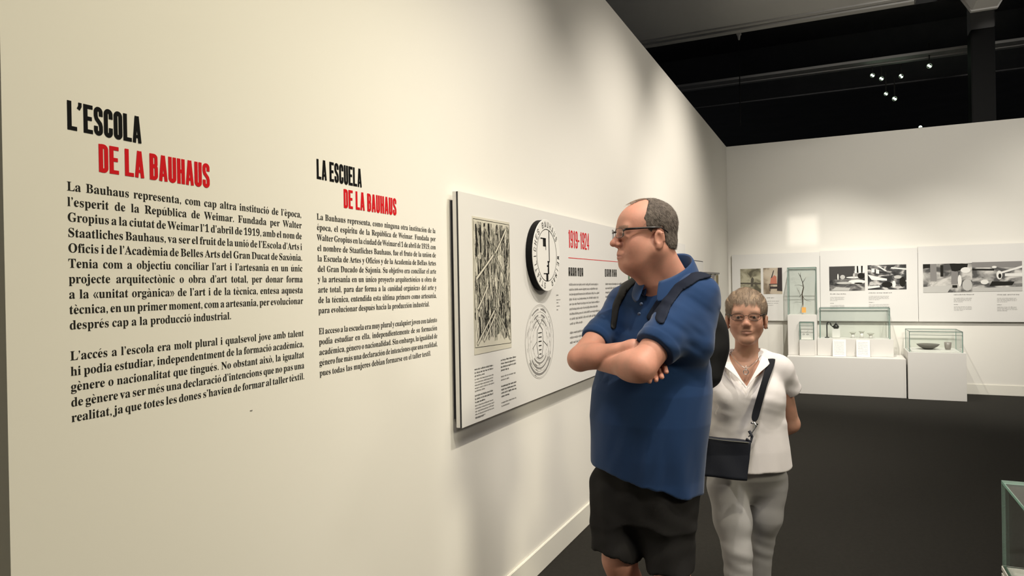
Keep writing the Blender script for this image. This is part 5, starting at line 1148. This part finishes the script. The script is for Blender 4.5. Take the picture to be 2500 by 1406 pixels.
# crossbody bag
BN = n_w; BC = pt(1766, 1120, 2.85)
bag = thing('crossbody_bag', BC-Zh*.09, 'small dark navy crossbody bag hanging in front of the woman in white', 'bag')
MBG = mat('bag_navy', (.010, .012, .020), .6, .06, 500, spec=.3)
mb = MB(); ul = s_w; tiltv = Zh
c4 = [pt(1700, 1062, 2.85), pt(1832, 1076, 2.85), pt(1820, 1171, 2.85), pt(1702, 1158, 2.85)]
vg = Vox(rng(BC[0]-.17, BC[0]+.17, .004), rng(BC[1]-.12, BC[1]+.12, .004), rng(BC[2]-.14, BC[2]+.14, .004))
X, Y, Z = vg.grid((slice(None),)*3); u = (X-BC[0])*Rh[0]+(Y-BC[1])*Rh[1]+0*Z; d = (X-BC[0])*Fh[0]+(Y-BC[1])*Fh[1]+0*Z; z_ = Z+0*u
pl = inpoly(u, z_, [((p-BC)@Rh, p[2]) for p in c4]); th = .022+.012*np.clip((BC[2]+.02-z_)/.1, 0, 1)
q1, q2 = pl+.012, np.abs(d)-th+.012; vg.F = (np.sqrt(np.maximum(q1, 0)**2+np.maximum(q2, 0)**2)+np.minimum(np.maximum(q1, q2), 0)-.012+.0012*np.sin(u*45+z_*30)).astype(np.float32)
bake(vg, 'bag_body', MBG, bag)
mb = MB(); mb.tube([pt(1704, 1067, 2.826), pt(1765, 1075, 2.824), pt(1828, 1081, 2.826)], .0022, 6); mb.build('zip', M['pewter'], bag)
# strap from the clip up over the shoulder, and on round the back
sp = [(1840, 1032, 2.86), (1848, 1000, 2.872), (1858, 965, 2.868), (1868, 930, 2.885), (1878, 900, 2.925), (1885, 878, 2.962), (1884, 864, 3.01), (1876, 862, 3.06), (1860, 900, 3.12), (1800, 1000, 3.17), (1730, 1060, 3.08), (1700, 1070, 2.93), (1706, 1066, 2.86)]
P_ = [pt(*a) for a in sp]; mb = MB(); V = []
for i, p in enumerate(P_):
    tg = P_[min(i+1, len(P_)-1)]-P_[max(i-1, 0)]; nn = p-(gw*[1, 1, 0]+Zh*p[2]); 
    if p[2] > WLS[2]-.01: nn = nn*.5+Zh*.2
    sd = np.cross(tg, nn); sd /= np.linalg.norm(sd); V += [p-sd*.0165, p+sd*.0165]
mb.mesh(V, [(2*i, 2*i+1, 2*i+3, 2*i+2) for i in range(len(P_)-1)]); o = mb.build('strap', mat('strap_black', (.009, .010, .014), .8, .05, 500, spec=.2), bag, smooth=True)
sm = o.modifiers.new('solid', 'SOLIDIFY'); sm.thickness = .003; sb = o.modifiers.new('sub', 'SUBSURF'); sb.levels = 2; sb.render_levels = 2
mb = MB(); mb.tube([pt(1840, 1030, 2.855), pt(1846, 1040, 2.85), pt(1838, 1052, 2.848), pt(1832, 1062, 2.845), pt(1827, 1066, 2.845)], [.006, .004, .003, .004, .003], 8); mb.tube([pt(1833, 1032, 2.855), pt(1850, 1036, 2.855)], .004, 8); mb.build('clip', M['metal'], bag, smooth=True)
mb = MB(); mb.tube([pt(1829, 1052, 2.848), pt(1836, 1066, 2.845), pt(1833, 1078, 2.842), pt(1822, 1072, 2.842)], .006, 8); mb.build('strap_loop', MBG, bag, smooth=True)
